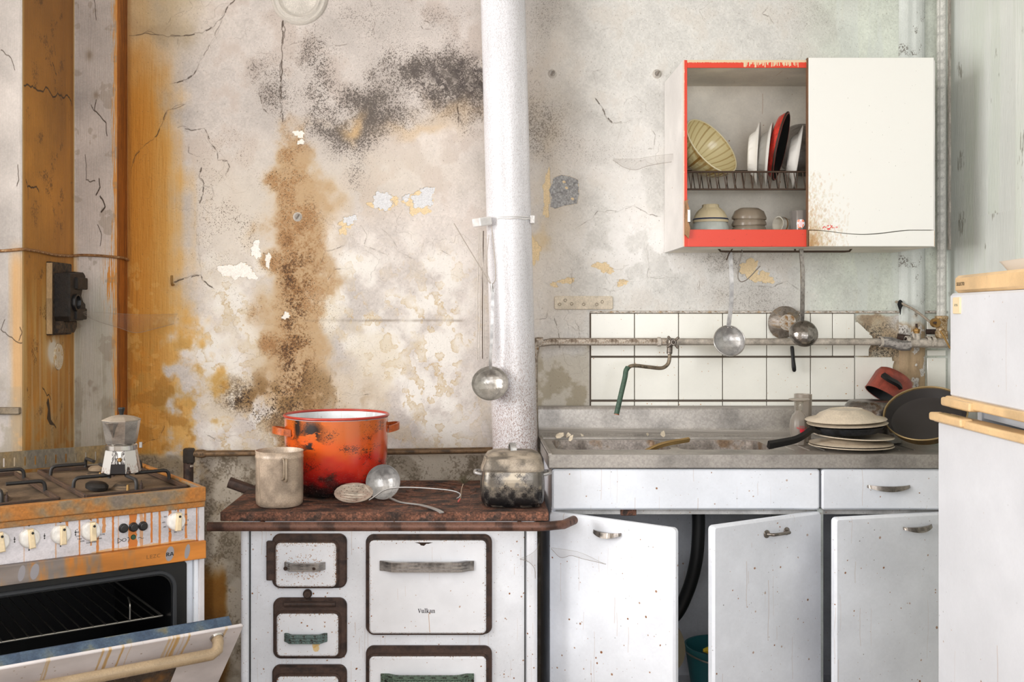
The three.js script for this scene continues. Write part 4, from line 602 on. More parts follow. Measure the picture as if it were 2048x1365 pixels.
// ---- things on the range
{ // big enamel stockpot
  const z = .33, cx = X(673, z), tw2 = 1024, th = 512, R0 = .158;
  const potT = paint(tw2, th, (x, y, o) => {
    const u = x / tw2, v = y / th, a = sm(NA, u * 2, v), b = sm(NB, u * 4, v * 2), f = sm(NF, u * 5, v * 2.5), w = v + (a - .5) * .22;
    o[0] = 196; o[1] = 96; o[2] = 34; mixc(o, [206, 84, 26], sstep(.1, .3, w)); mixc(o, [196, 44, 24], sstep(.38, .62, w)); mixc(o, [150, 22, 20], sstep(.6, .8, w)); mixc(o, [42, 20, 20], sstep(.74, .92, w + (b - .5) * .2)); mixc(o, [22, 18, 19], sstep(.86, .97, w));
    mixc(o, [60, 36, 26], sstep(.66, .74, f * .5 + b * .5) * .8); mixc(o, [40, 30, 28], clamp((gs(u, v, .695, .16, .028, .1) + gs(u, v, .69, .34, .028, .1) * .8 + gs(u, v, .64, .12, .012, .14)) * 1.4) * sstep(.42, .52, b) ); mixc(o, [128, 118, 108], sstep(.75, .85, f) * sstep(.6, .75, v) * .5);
  }, false);
  const t = thing('stockpot', 'big orange to red enamel stockpot with two loop handles', 'pot', [cx, RTOP + .0042, z], .0);
  const H2 = .245, prof = [[.0, 0], [.118, 0], [.13, .004], [.138, .014], [.148, .05], [.155, .11], [.158, .17], [.158, .23]];
  const g = lathe(prof, 72, .5), p = g.attributes.position, uv = new Float32Array(p.count * 2); for (let i = 0; i < p.count; i += 3) { const us = []; for (let k = 0; k < 3; k++) us.push(Math.atan2(p.getX(i + k), p.getZ(i + k)) / 6.2832 + .5); if (Math.max(...us) - Math.min(...us) > .5) us.forEach((q, k) => { if (q < .5) us[k] += 1; }); us.forEach((q, k) => { uv[2 * (i + k)] = q + .25; uv[2 * (i + k) + 1] = p.getY(i + k) / .24; }); } g.setAttribute('uv', new THREE.BufferAttribute(uv, 2));
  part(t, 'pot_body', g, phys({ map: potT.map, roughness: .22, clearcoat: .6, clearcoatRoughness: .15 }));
  part(t, 'pot_lining', metricUV(lathe([[.157, .236], [.154, .22], [.151, .11], [.14, .04], [.125, .012], [0, .008]], 72), .3), std({ map: enamel(95, { base: [214, 218, 220], specks: 120, drips: 20 }), roughness: .3 }));
  part(t, 'rim', place(new THREE.TorusGeometry(.1585, .0042, 10, 72), [0, .236, 0], [Math.PI / 2, 0, 0]), mm(mottle(96, [[130, 40, 30], [196, 60, 50], [160, 84, 60]], { scale: 3 }), { roughness: .3 }));
  const hm = mm(mottle(97, [[150, 70, 30], [186, 92, 40], [120, 60, 34]], { scale: 2 }), { roughness: .35 });
  for (const [a, dy] of [[Math.PI + .42, 0], [.32, 0]]) { // strap loops
    const gl = loft(Array.from({ length: 17 }, (_, i) => { const q = (i / 16 - .5) * Math.PI, x = .154 + Math.cos(q) * .042, zz = Math.sin(q) * .042; const c = Math.cos(q), s = Math.sin(q), th2 = .003, hh = .0105; return [[x + c * th2, -hh + .008 * c, zz + s * th2], [x + c * th2, hh + .008 * c, zz + s * th2], [x - c * th2, hh + .008 * c, zz - s * th2], [x - c * th2, -hh + .008 * c, zz - s * th2]]; }), true, .5);
    part(t, 'loop_handle', metricUV(gl.rotateY(a).translate(0, .19, 0), .2), hm);
  }
}
{ // enamel measuring mug
  const z = .545, t = thing('enamel_jug', 'tall beige enamel jug with a wire-like handle, stained brown', 'jug', [X(559, z), RTOP + .0025, z]);
  const em = mm(mottle(98, [[136, 112, 90], [178, 162, 144], [196, 182, 166], [186, 168, 148]], { scale: 1.2, fine: .12 }), { roughness: .4, bumpScale: .0004 });
  part(t, 'body', metricUV(lathe([[0, 0], [.06, 0], [.066, .006], [.0675, .02], [.0675, .135], [.0685, .137], [.0685, .142], [.0675, .144], [.0678, .153], [.0692, .156], [.067, .157], [.065, .153], [.0645, .02], [0, .01]], 56), .25), em);
  part(t, 'handle', metricUV(join(bentPipe([[.028, .135, .062], [.034, .14, .079], [.036, .132, .088], [.036, .085, .088], [.033, .079, .08], [.025, .084, .062]], .0042, .012, 10), bentPipe([[.02, .14, .064], [.026, .142, .08], [.029, .132, .086], [.029, .088, .086], [.02, .082, .066]], .003, .012, 10)), .2), mm(mottle(99, [[120, 104, 86], [166, 150, 130]], {}), { roughness: .45 }));
}
{ // rounded-square casserole with lid
  const z = .53, cx = X(1025, z), t = thing('casserole', 'sooty rounded-square aluminium casserole with a domed lid', 'pot', [cx, RTOP + .0027, z], -.05);
  const T = std({ map: paint(512, 512, (x, y, o) => { const u = x / 512, h = (511 - y) / 512 * .22, a = sm(NA, u * 2, y / 256), d = sm(NB, u * 3, y / 170), f = sm(NF, u * 3, y / 200), k = .85 + a * .3; o[0] = 118 * k; o[1] = 112 * k; o[2] = 104 * k; mixc(o, [176, 162, 138], sstep(.4, .7, a) * sstep(.02, .07, h) * .6); mixc(o, [30, 29, 31], sstep(0, 1, (.062 - h) / .05 + (d - .5) * 1.2 + (f - .5) * .5)); mixc(o, [44, 40, 38], sstep(.6, .72, f * .5 + d * .5) * .7); }, false).map, metalness: .55, roughness: .3 }), rings = [], w = .0915, d = .078;  // tan patches paint a warm reflection; the dark lower part is soot
  const prof = [[.84, 0], [.9, .002], [.945, .01]]; for (let i = 0; i <= 26; i++) { const q = i / 26, y = .014 + q * .08, k = .955 + .05 * Math.sin(Math.PI * (.1 + q * .8)), rib = q > .45 && q < .95 ? (i % 2 ? .006 : -.004) : (q < .3 ? (i % 2 ? .003 : -.002) : 0); prof.push([k + rib, y]); } prof.push([.965, .098], [.95, .104], [.955, .106]);
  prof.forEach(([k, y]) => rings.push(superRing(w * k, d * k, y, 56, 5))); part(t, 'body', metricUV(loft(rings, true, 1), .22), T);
  const lid = []; for (const [k, y] of [[.99, .102], [1.0, .105], [.99, .111], [.955, .12], [.9, .135], [.8, .147], [.62, .153], [.3, .156], [.05, .1565]]) lid.push(superRing(w * k, d * k, y, 56, 5));
  part(t, 'lid', metricUV(loft(lid, true, 1), .22), mm(mottle(101, [[96, 86, 74], [150, 138, 122], [178, 168, 154], [164, 152, 136]], { scale: 1.5, fine: .2 }), { metalness: .3, roughness: .5, bumpScale: .0008 }));
  const kn = loft(Array.from({ length: 13 }, (_, i) => { const q = i / 12, x = (q - .5) * .05, y = .155 + .017 * Math.sin(q * Math.PI) ** .5; return [[x - .001, y, -.009], [x - .001, y + .004, -.009], [x + .001, y + .004, .009], [x + .001, y, .009]]; }), true, .6); part(t, 'lid_handle', metricUV(kn.rotateY(Math.PI / 2 + .15), .1), mat.alum);
  for (const s of [-1, 1]) part(t, 'loop_handle', bentPipe([[s * .084, .088, -.03], [s * .108, .092, -.026], [s * .108, .092, .026], [s * .084, .088, .03]], .005, .014, 8), mat.alum);
}
function ladleBowl(r, deep, thick = .0012) { const o = [], n = 12; for (let i = 0; i <= n; i++) { const q = i / n * Math.PI / 2; o.push([r * Math.sin(q), -deep * Math.cos(q)]); } o.push([r + .0012, .0008]); for (let i = n; i >= 0; i--) { const q = i / n * Math.PI / 2; o.push([(r + thick) * Math.sin(q) , -(deep + thick) * Math.cos(q)]); } return lathe(o, 48, .9); }
function strap(pts, w, th, side = [1, 0, 0]) {                               // flat strip along a curve, w may vary
  const c = new THREE.CatmullRomCurve3(pts.map(p => V3(p[0], p[1], p[2])), false, 'centripetal'), n = pts.length * 6, rings = [];
  for (let i = 0; i <= n; i++) { const q = i / n, p = c.getPointAt(q), tg = c.getTangentAt(q), s = V3(...side).addScaledVector(tg, -tg.dot(V3(...side))).normalize(), nn = tg.clone().cross(s), k = typeof w === 'function' ? w(q) : w; rings.push([[1, 1], [1, -1], [-1, -1], [-1, 1]].map(([a, b]) => p.clone().addScaledVector(s, a * k / 2).addScaledVector(nn, b * th / 2).toArray())); }
  return loft(rings, true, .5);
}
{ // ladle lying on the plate, its bowl propped up and facing the room
  const z = .47, cx = X(766, z), r = M(34, z), t = thing('ladle', 'aluminium ladle lying on the rusty range top, its bowl facing out', 'ladle', [cx, RTOP + .0555, z]);
  part(t, 'bowl', metricUV(towards(ladleBowl(r, r * .8), [-.12, .22, .97]), .1), mat.alum);
  part(t, 'handle', strap([[.02, -.044, .012], [.05, -.0495, .05], [X(840, .6) - cx, -.0495, .1], [X(878, .665) - cx, -.0495, .19], [X(884, .67) - cx, -.053, .2]], (q) => .008 + .006 * q, .0025, [1, 0, -.6]), mat.alum);
}
{ // perforated skimmer
  const z = .56, cx = X(708, z), t = thing('skimmer', 'flat perforated skimmer lying across the ladle handle', 'skimmer', [cx, RTOP + .034, z]);
  const s = new THREE.Shape(); s.absellipse(0, 0, .058, .042, 0, Math.PI * 2); const rr = rng(3);
  for (const rad of [0, .011, .022, .031]) { const n = rad ? Math.round(rad * 560) : 1; for (let i = 0; i < n; i++) { const a = i / n * 6.283, h = new THREE.Path(); h.absellipse(Math.cos(a) * rad * 1.3, Math.sin(a) * rad, .0014, .0014, 0, Math.PI * 2, true); s.holes.push(h); } }
  const g = slab(s, .0014, 0, 10); { const p = g.attributes.position; for (let i = 0; i < p.count; i++) { const q = (p.getX(i) / .058) ** 2 + (p.getY(i) / .042) ** 2; p.setZ(i, p.getZ(i) + .006 * q); } g.computeVertexNormals(); }
  part(t, 'disc', metricUV(place(g, [0, 0, 0], [-1.02, -.1, -.24]), .1), mm(mottle(102, [[150, 138, 124], [176, 166, 154], [190, 182, 172]], {}), { metalness: .55, roughness: .45, side: THREE.DoubleSide }));
  part(t, 'handle', strap([[.045, -.012, .028], [.062, -.002, .018], [.085, .012, .006], [.12, .019, 0], [.2, .018, 0], [.29, .008, .0], [.304, .0, 0], [.3, -.007, .006], [.294, -.009, .01]], (q) => .0075, .0025, [0, .35, 1]), mat.alum);
}
{ // dry sprig
  const z = .5, t = thing('dried_sprig', 'small dried sprig with a pale stem beside the casserole', 'sprig', [X(919, z), RTOP + .004, z]); const r = rng(9);
  part(t, 'stem', pipe([[0, .002, .01], [.004, .012, .004], [.006, .035, 0], [.012, .052, -.004]], .0016, { radial: 6 }), std({ color: 0x8d7a68, roughness: .9 })); part(t, 'stem_root', pipe([[-.004, .0, .012], [.002, .008, .006]], .003, { radial: 6 }), std({ color: 0xb45a52, roughness: .8 }));
  const n = []; for (let i = 0; i < 46; i++) { const a = r() * 6.3, e = .2 + r() * 1.1, l = .014 + r() * .014; n.push(pipe([[.012, .05, -.004], [.012 + Math.cos(a) * Math.sin(e) * l, .05 + Math.cos(e) * l, -.004 + Math.sin(a) * Math.sin(e) * l]], .0005, { radial: 4, caps: false })); } part(t, 'needles', join(n), std({ color: 0x57503a, roughness: .9 }));
}

// ---------------------------------------------------------------- sink unit: steel worktop over a white metal cabinet
const STOP = .88, SF = .52, CF = .51;
const dirtySteel = mm(mottle(111, [[142, 137, 131], [162, 157, 151], [176, 172, 167], [156, 148, 139]], { scale: 1.6, fine: .4 }), { metalness: .35, roughness: .4, bumpScale: .0003 });
{
  const x0 = .2268, x1 = 1.44, t = thing('sink_worktop', 'dusty stainless steel worktop with two sink bowls and a splashback', 'sink', [0, 0, 0]);
  const zb = .045, bz0 = .155, bz1 = .405, top = poly([[x0, -SF], [x1, -SF], [x1, -zb], [x0, -zb]]);
  const bowlM = mm(mottle(110, [[92, 84, 78], [128, 120, 114], [146, 138, 132], [118, 96, 76]], { scale: 1.6, fine: .3 }), { metalness: .5, roughness: .38 });
  const bowls = [[.262, .612], [.636, .925]];
  for (const [a, b] of bowls) top.holes.push(rrect(b - a, bz1 - bz0, .04, (a + b) / 2, -(bz0 + bz1) / 2));
  part(t, 'top_sheet', metricUV(place(slab(top, .003), [0, STOP - .003, 0], [-Math.PI / 2, 0, 0]), .6), dirtySteel);
  part(t, 'front_nosing', metricUV(span(x0, x1, STOP - .04, STOP + .001, SF - .02, SF, .004), .6), dirtySteel); part(t, 'side_nosing', metricUV(span(x0, x0 + .012, STOP - .04, STOP + .004, zb, SF - .002, .003), .6), dirtySteel);
  const prof = [[zb - .02, 0], [zb - .02, .097], [zb - .012, .1], [zb - .004, .097], [zb, .085], [zb + .002, .03], [zb + .008, .012], [zb + .03, .0012], [zb + .03, 0]];
  part(t, 'splashback', metricUV(loft([x0 + .002, x1].map(x => prof.map(([z, y]) => [x, STOP + y, z]).reverse()), true, .9), .6), dirtySteel);
  part(t, 'bead', metricUV(join(pipe([[x0 + .012, STOP + .001, .125], [x1, STOP + .001, .125]], .005, { radial: 10 })), .6), dirtySteel);
  for (const [a, b] of bowls) {
    const cx = (a + b) / 2, cz = (bz0 + bz1) / 2, w = (b - a) / 2, d = (bz1 - bz0) / 2, rings = [];
    const ring = (k, y, rad) => { const sh = rrect(2 * (w - k), 2 * (d - k), rad).getPoints(6).map(p => [cx + p.x, y, cz - p.y]); sh.pop(); return sh; };
    for (const [k, y, rad] of [[0, STOP - .001, .04], [.003, STOP - .006, .04], [.006, STOP - .14, .038], [.014, STOP - .155, .04], [.03, STOP - .16, .03]]) rings.push(ring(k, y, rad));
    const q = part(t, 'sink_bowl', metricUV(loft([...rings].reverse(), false, 1), .6), bowlM); const fl = ring(.03, STOP - .16, .03); part(q, 'bowl_floor', metricUV(place(slab(rrect(2 * (w - .03), 2 * (d - .03), .03), .002), [cx, STOP - .162, cz], [-Math.PI / 2, 0, 0]), .6), mat.steel);
    part(q, 'overflow', place(lathe([[0, .002], [.012, .003], [.018, .002], [.02, 0]], 20), [cx + .06, STOP - .05, bz0 + .006], [Math.PI / 2, 0, 0]), mat.steel); part(q, 'plughole', place(lathe([[.008, 0], [.018, .002], [.028, .001], [.03, 0]], 24), [cx, STOP - .16, cz]), mat.chrome);
  }
  const rb = []; for (let i = 0; i < 9; i++) rb.push(pipe([[.97 + i * .045, STOP, .17], [.97 + i * .045, STOP, .42]], .0022, { radial: 8 })); part(t, 'drainer_rib', metricUV(join(rb), .5), dirtySteel);
}
{
  const x0 = X(1104, CF), x1 = 1.44, xm = X(1641, CF), t = thing('sink_cabinet', 'white metal sink cabinet with three doors hanging ajar', 'cabinet', [0, 0, 0]);
  const inM = std({ map: enamel(112, { base: [214, 216, 222], specks: 160, dark: 200, drips: 10, smudge: .12 }), roughness: .5 }), fm = mat.enamelB;
  part(t, 'side_panel', metricUV(span(x0, x0 + .012, .06, STOP - .04, .04, CF - .02), .6), inM); part(t, 'side_panel', metricUV(span(x1 - .012, x1, .06, STOP - .04, .04, CF - .02), .6), inM); part(t, 'back_panel', metricUV(span(x0, x1, .06, .7, .03, .04), .6), inM); part(t, 'floor_panel', metricUV(span(x0, x1, .06, .075, .04, CF - .02), .6), inM); part(t, 'plinth', span(x0 + .01, x1, 0, .06, .08, .44), mat.dark);
  part(t, 'divider', metricUV(span(xm - .006, xm + .012, .06, .72, .04, CF - .012), .6), std({ map: enamel(113, { base: [176, 182, 178], specks: 500, drips: 20, smudge: .2 }), roughness: .6 }));
  const ay0 = Y(1020, CF), ay1 = Y(939, CF);
  part(t, 'apron', metricUV(slab(rrect(xm - .003 - x0, ay1 - ay0, .008, (x0 + xm - .003) / 2, (ay0 + ay1) / 2), .02, .005).translate(0, 0, CF - .016), .7), fm);
  const dr = part(t, 'drawer', metricUV(slab(rrect(x1 - xm - .003, ay1 - ay0, .008, (x1 + xm + .003) / 2, (ay0 + ay1) / 2), .02, .005).translate(0, 0, CF - .016), .7, .3, .1), fm);
  const railT = enamel(114, { base: [206, 204, 200], specks: 700, dark: 300, drips: 10, smudge: .2 });
  part(t, 'cross_rail', metricUV(span(x0, x1, ay0 - .02, ay0 + .01, CF - .06, CF - .035), .4), std({ map: railT, roughness: .6 })); part(t, 'rust_bracket', metricUV(span(X(1241, .48), X(1272, .48), ay0 - .022, ay0 + .004, CF - .036, CF - .02, .003), .2), mat.rust);
  const oldM = mm(mottle(115, [[104, 95, 86], [134, 127, 120], [156, 151, 146]], { scale: 1 }), { metalness: .85, roughness: .3 });
  const pull = (w, kind) => kind === 1 ? join(bentPipe([[-w / 2, 0, .004], [-w / 2 + .006, 0, .02], [w / 2 - .006, 0, .02], [w / 2, 0, .004]], .0045, .012, 10), place(lathe([[0, .006], [.007, .005], [.011, .002], [.0115, 0]], 20), [-w / 2, 0, 0], [Math.PI / 2, 0, 0]), place(lathe([[0, .006], [.007, .005], [.011, .002], [.0115, 0]], 20), [w / 2, 0, 0], [Math.PI / 2, 0, 0])) : loft(Array.from({ length: 21 }, (_, i) => { const q = i / 20, x = (q - .5) * w, e = Math.sin(q * Math.PI), z = .004 + .02 * Math.pow(e, .6), h = .004 + .0035 * e, up = .006 * (1 - e); return [[x, up - h, z], [x, up + h, z - .003], [x, up + h, z - .009 * e - .003], [x, up - h, z - .009 * e - .002]]; }), true, .9);
  part(dr, 'handle', metricUV(place(pull(M(86, CF), 0), [X(1776, CF), Y(977, CF), CF + .002]), .1), oldM, 'worn chrome drawer pull');
  const doorH = ay0 - .006 - .075, dy = .075;
  const mkDoor = (hx, side, w, ang, hw, hk, seed, hpos, hy) => {            // side +1: hinge on its left edge
    const tex = enamel(seed, { base: [232, 236, 243], specks: 260, drips: 40, dark: 140, smudge: .06, size: 1024 });
    const d = part(t, 'door', metricUV(slab(rrect(w, doorH, .012, side * w / 2, dy + doorH / 2), .02, .006), .8, seed * .1, .2), std({ map: tex, roughness: .28 })); d.position.set(hx, 0, CF - .02); d.rotation.y = -side * ang;
    part(d, 'handle', metricUV(place(pull(hw, hk), [side * w * hpos, hy, .021], [0, 0, hk === 2 ? .06 : 0]), .1), oldM, 'rusty chrome door pull'); return d;
  };
  mkDoor(x0 + .002, 1, .404, .66, .09, 0, 121, .49, .672); mkDoor(xm - .004, -1, .425, .53, .078, 1, 122, .44, .672); mkDoor(x1 - .004, -1, .425, .235, .095, 2, 123, .38, .672);
}
// ---- what stands in the cupboard
{
  const hose = solo('drain_hose', 'thick black drain hose curving down inside the sink cabinet', 'hose', pipe([[X(1396, .3), .70, .30], [X(1397, .3), .62, .30], [X(1392, .3), .52, .3], [X(1376, .3), .42, .29], [X(1350, .3), .34, .28], [X(1300, .3), .29, .27]], .02, { radial: 14 }), mat.black);
  const b = thing('bucket', 'turquoise plastic bucket in the dark sink cabinet', 'bucket', [.775, .0765, .31]);
  part(b, 'pail', lathe([[0, 0], [.075, 0], [.08, .004], [.105, .165], [.108, .17], [.109, .185], [.103, .185], [.1, .17], [.076, .008], [0, .006]], 48), std({ color: 0x2c6a70, roughness: .45 })); part(b, 'bail', bentPipe([[-.104, .165, 0], [-.104, .17, .05], [-.06, .16, .1], [.06, .16, .1], [.104, .17, .05], [.104, .165, 0]], .003, .04, 8), mat.steelWire);
  solo('sponge_cloth', 'crumpled yellow cloth draped on the bucket rim', 'cloth', loft(Array.from({ length: 13 }, (_, i) => { const q = i / 12, x = -.075 + q * .12, y = .28 - q * .03 - (q - .5) ** 2 * .04 - .0 , w = .03 * Math.sin(Math.PI * (q * .84 + .08)); return Array.from({ length: 10 }, (_, k) => { const a = -k / 10 * 6.283; return [x, y + Math.sin(a) * w * .5 + Math.sin(q * 9 + k) * .003, .1 + Math.cos(a) * w * .75]; }); }), true, 1.2), std({ color: 0xd8bb2c, roughness: .7 }), [.775, .006, .31]);
  const pz = .33, dish = thing('dustpan', 'beige dustpan with a dark handle leaning inside the cabinet', 'dustpan', [X(1332, pz), .0765, pz]);
  part(dish, 'pan', place(lathe([[0, 0], [.05, .004], [.085, .02], [.088, .024], [.084, .024], [.05, .008], [0, .004]], 40), [-.03, .2, .02], [1.0, 0, -.5]), std({ color: 0x8b8068, roughness: .7 })); part(dish, 'handle', pipe([[-.05, .19, .07], [.02, .265, .06]], .01, { radial: 10 }), mat.black); part(dish, 'foot', place(lathe([[0, 0], [.05, 0], [.045, .02], [.03, .16], [0, .19]], 20), [-.03, 0, 0]), mat.dark);
}
// ---- on the worktop
{
  solo('wooden_stick', 'flat wooden stick leaning out of the sink bowl', 'stick', strap([[X(1262, .38), STOP - .03, .395], [X(1320, .35), STOP + .004, .34], [X(1380, .30), Y(881, .3), .285]], .013, .009, [0, 1, .6]), mm(mottle(131, [[128, 100, 58], [164, 136, 84], [146, 120, 76]], { streak: .8 }), { roughness: .7 }));
  const flakeM = mm(mottle(132, [[196, 180, 152], [222, 212, 196]], {}), { roughness: .9, side: THREE.DoubleSide }), r = rng(21);
  const flakeSaid = ['long curled cream paint flake in the corner of the sink rim', 'dark-edged paint flake hanging into the first sink bowl', 'tiny paint flake on the ledge behind the first bowl', 'broad pale paint flake standing behind the wooden stick', 'small paint flake lying against the splashback', 'paint flake overlapping the long curled one in the corner'];
  [[1118, 888, .02, .15], [1142, 893, .016, .22], [1164, 880, .007, .13], [1326, 878, .013, .14], [1295, 868, .006, .1], [1136, 884, .012, .14]].forEach(([px, py, s, z], i) => {
    const g = slab(poly(Array.from({ length: 7 }, (_, i) => { const a = i / 7 * 6.283, k = s * (.5 + r() * .7); return [Math.cos(a) * k, Math.sin(a) * k * .8]; })), .0012); const up = py < 885 ? 1 : .4;
    solo('paint_flake', flakeSaid[i], 'paint flake', place(g, [X(px, z), STOP + .008 + s * .5 * up, z], [-Math.PI / 2 + up * 1.1, r() * 2 - 1, r() * 3]), flakeM, null, 'paint flakes in the sink');
  });
  // inverted beer glass and the tumbler behind it
  const gz = .30, gx = X(1598, gz), dust = phys({ color: 0xd6cfc6, transmission: .75, thickness: 0, roughness: .35, ior: 1.45 });
  const t = thing('beer_glass', 'tulip beer glass standing upside down on its rim, red print', 'glass', [gx, STOP + .0035, gz]);
  part(t, 'cup', lathe([[.021, 0], [.0225, .012], [.027, .035], [.029, .055], [.027, .075], [.02, .092], [.012, .1], [.009, .106], [.0082, .1], [.011, .094], [.019, .086], [.0255, .072], [.0272, .055], [.0255, .035], [.021, .012], [.0195, 0]], 48), dust); part(t, 'stem', lathe([[.01, .104], [.0095, .118], [.0105, .127], [.017, .134], [0, .134], [0, .104]], 32), mat.glass); part(t, 'foot', lathe([[.014, .133], [.031, .138], [.032, .140], [.03, .1415], [.012, .139], [0, .139]], 48), phys({ color: 0xcfc6ba, transmission: .5, thickness: 0, roughness: .5 }));
  const red = canvasTex(256, 256, (g) => { g.clearRect(0, 0, 256, 256); g.fillStyle = '#d0283a'; g.save(); g.translate(128, 92); g.rotate(Math.PI); for (let i = 0; i < 8; i++) { const x = -96 + i * 26, y = -6 - Math.cos((i - 3.5) * .35) * 14; g.fillRect(x, y, 6, 34); if (i % 2) g.fillRect(x, y + 12, 18, 7); else g.fillRect(x + 12, y, 6, 34); if (i % 3 === 0) g.fillRect(x, y, 18, 6); } for (let i = 0; i < 5; i++) g.fillRect(-46 + i * 20, 30, 12, 10); g.restore(); g.beginPath(); g.moveTo(84, 112); g.lineTo(184, 112); g.lineTo(176, 142); g.lineTo(190, 172); g.lineTo(164, 176); g.lineTo(150, 196); g.lineTo(132, 236); g.lineTo(118, 232); g.lineTo(104, 180); g.lineTo(88, 150); g.fill(); });
  const dec = new THREE.CylinderGeometry(.0275, .0262, .045, 20, 1, true, -.75, 1.5); part(t, 'red_print', dec.translate(0, .046, .0028), std({ map: red, transparent: true, alphaTest: .5, roughness: .4, side: THREE.DoubleSide }));
  solo('tumbler', 'dusty straight tumbler behind the beer glass', 'glass', lathe([[0, .004], [.022, .004], [.0255, .15], [.0275, .15], [.0245, 0], [0, 0]], 40), dust, [X(1606, .22), STOP + .0035, .22]);
  // dirty plates and pans, stacked
  const plateM = (s) => mm(mottle(s, [[196, 180, 156], [212, 200, 182], [222, 213, 198], [206, 190, 166]], { scale: 1.3, fine: .1 }), { roughness: .35, bumpScale: .0003 }), pm1 = plateM(133), pm2 = plateM(134);
  const plate = (r, h) => lathe([[0, .003], [r * .58, .003], [r * .62, .006], [r * .7, h * .55], [r * .97, h], [r, h + .0012], [r * .985, h + .0035], [r * .95, h + .003], [r * .7, h * .55 + .004], [r * .62, .009], [r * .58, .007], [0, .007]].map(([a, b]) => [a, b - .003]), 72);
  const px = X(1703, .40), pz = .395, put = (name, label, cat, g, m, y, dx = 0, dz = 0, rx = 0, rz = 0, grp) => { const o = solo(name, label, cat, metricUV(g, .25), m, [px + dx, STOP + y, pz + dz], grp); o.rotation.set(rx, 0, rz); return o; };
  put('dinner_plate', 'bottom plate of the stack on the drainer', 'plate', plate(.123, .010), pm1, .0045, 0, 0, 0, 0, 'dirty plates on the drainer');
  put('dinner_plate', 'upturned dusty plate, second from the bottom of the stack', 'plate', plate(.121, .010).rotateX(Math.PI), pm2, .0285, 0, 0, 0, 0, 'dirty plates on the drainer');
  put('dinner_plate', 'tilted plate just beneath the black frying pan', 'plate', plate(.116, .009), pm1, .0345, .008, .0, .02, -.03, 'dirty plates on the drainer');
  const fp = thing('frying_pan', 'black frying pan with a curved black handle in the stack', 'frying pan', [px - .01, STOP + .0505, pz - .005], 0); fp.rotation.set(.02, 0, .04);
  part(fp, 'pan', metricUV(lathe([[0, 0], [.085, 0], [.092, .003], [.108, .02], [.11, .022], [.107, .022], [.09, .006], [0, .004]], 64), .2), mm(mottle(135, [[22, 24, 28], [38, 42, 48], [56, 62, 72]], { scale: 2 }), { roughness: .5, metalness: .2, bumpScale: .0008 }));
  part(fp, 'handle', strap([[-.095, .012, .035], [-.118, .018, .04], [-.14, .006, .046], [-.17, -.006, .056], [-.215, -.012, .07], [-.262, -.016, .084]], (q) => .014 + .008 * q, .013, [0, .9, .5]), mat.black);
  put('soup_plate', 'plate lying in the frying pan below the upturned bowl', 'plate', plate(.117, .010).rotateX(Math.PI), pm1, .0885, -.012, 0, .02, .04, 'dirty plates on the drainer');
  put('soup_bowl', 'upturned dusty bowl plate on top of the stack', 'bowl', lathe([[0, .029], [.046, .029], [.049, .031], [.052, .029], [.075, .02], [.088, .009], [.116, .002], [.118, 0], [.115, -.002], [.086, .006], [.07, .017], [0, .025]], 64), pm2, .0912, -.016, 0, .02, .04, 'dirty plates on the drainer');
  const sp = thing('saucepan', 'upturned stained aluminium saucepan behind the plates', 'saucepan', [X(1750, .222), STOP + .0295, .222]); sp.rotation.set(.0, 0, -.02); sp.scale.set(.9, .9, .9);
  part(sp, 'pan', metricUV(lathe([[0, .114], [.082, .114], [.092, .11], [.102, .096], [.108, .06], [.108, .002], [.11, 0], [.105, 0], [.104, .06], [.09, .104], [0, .11]], 64), .22), mm(mottle(136, [[52, 46, 41], [82, 75, 69], [112, 106, 100], [76, 58, 42]], { scale: 1.5 }), { metalness: .5, roughness: .28 }));
  part(sp, 'foot_stand', metricUV(lathe([[0, 0], [.09, 0], [.09, -.026], [0, -.026]], 32), .2), mat.steel);
  const rp = thing('red_saucepan', 'tilted red saucepan with a black side handle by the wall', 'saucepan', [X(1774, .086), Y(783, .086), .086]); rp.scale.setScalar(.96);
  { const q = new THREE.Group(); const ax = [.52, .78, -.1]; // base direction of the pan
    part(rp, 'pan', metricUV(towards(lathe([[0, .068], [.05, .068], [.06, .062], [.066, .045], [.068, -.02], [.0695, -.022], [.066, -.022], [.062, .045], [.05, .06], [0, .063]], 56), ax), .2), mm(mottle(137, [[126, 54, 42], [158, 70, 54], [142, 76, 62]], { scale: 1.4 }), { roughness: .5 }));
    part(rp, 'lining', towards(lathe([[.0655, -.021], [.0615, .044], [.048, .058], [0, .061]], 40), ax), mat.black);
    part(rp, 'handle', strap([[-.035, .06, .052], [-.02, .045, .072], [.005, .03, .078], [.02, .018, .066]], .017, .012, [.2, .6, -.7]), mat.black); }
  const gp = thing('large_pan', 'large dark pan with a brown rim leaning by the refrigerator', 'pan', [X(1850, .42), Y(826, .42), .42]);
  const ax2 = [-.36, .77, .5], rimM = mm(mottle(138, [[92, 72, 40], [138, 110, 62], [110, 88, 54]], { scale: 2 }), { roughness: .5, metalness: .3 });
  part(gp, 'pan', metricUV(towards(lathe([[0, -.04], [.085, -.04], [.1, -.036], [.116, -.004], [.119, 0], [.115, .001], [.112, -.004], [.098, -.03], [.085, -.034], [0, -.034]], 72), ax2), .2), rimM); part(gp, 'lining', towards(lathe([[.1125, -.0025], [.0985, -.0285], [.085, -.033], [0, -.033]], 56), ax2), std({ color: 0x302c2b, roughness: .55 })); part(gp, 'rim', towards(place(new THREE.TorusGeometry(.1165, .0024, 8, 72), [0, 0, 0], [Math.PI / 2, 0, 0]), ax2), std({ color: 0xa08a62, metalness: .5, roughness: .4 }));
  part(gp, 'handle', strap([[.09, .045, -.06], [.12, .05, -.08], [.16, .06, -.1]], .02, .01, [0, 1, 0]), mat.black);
}

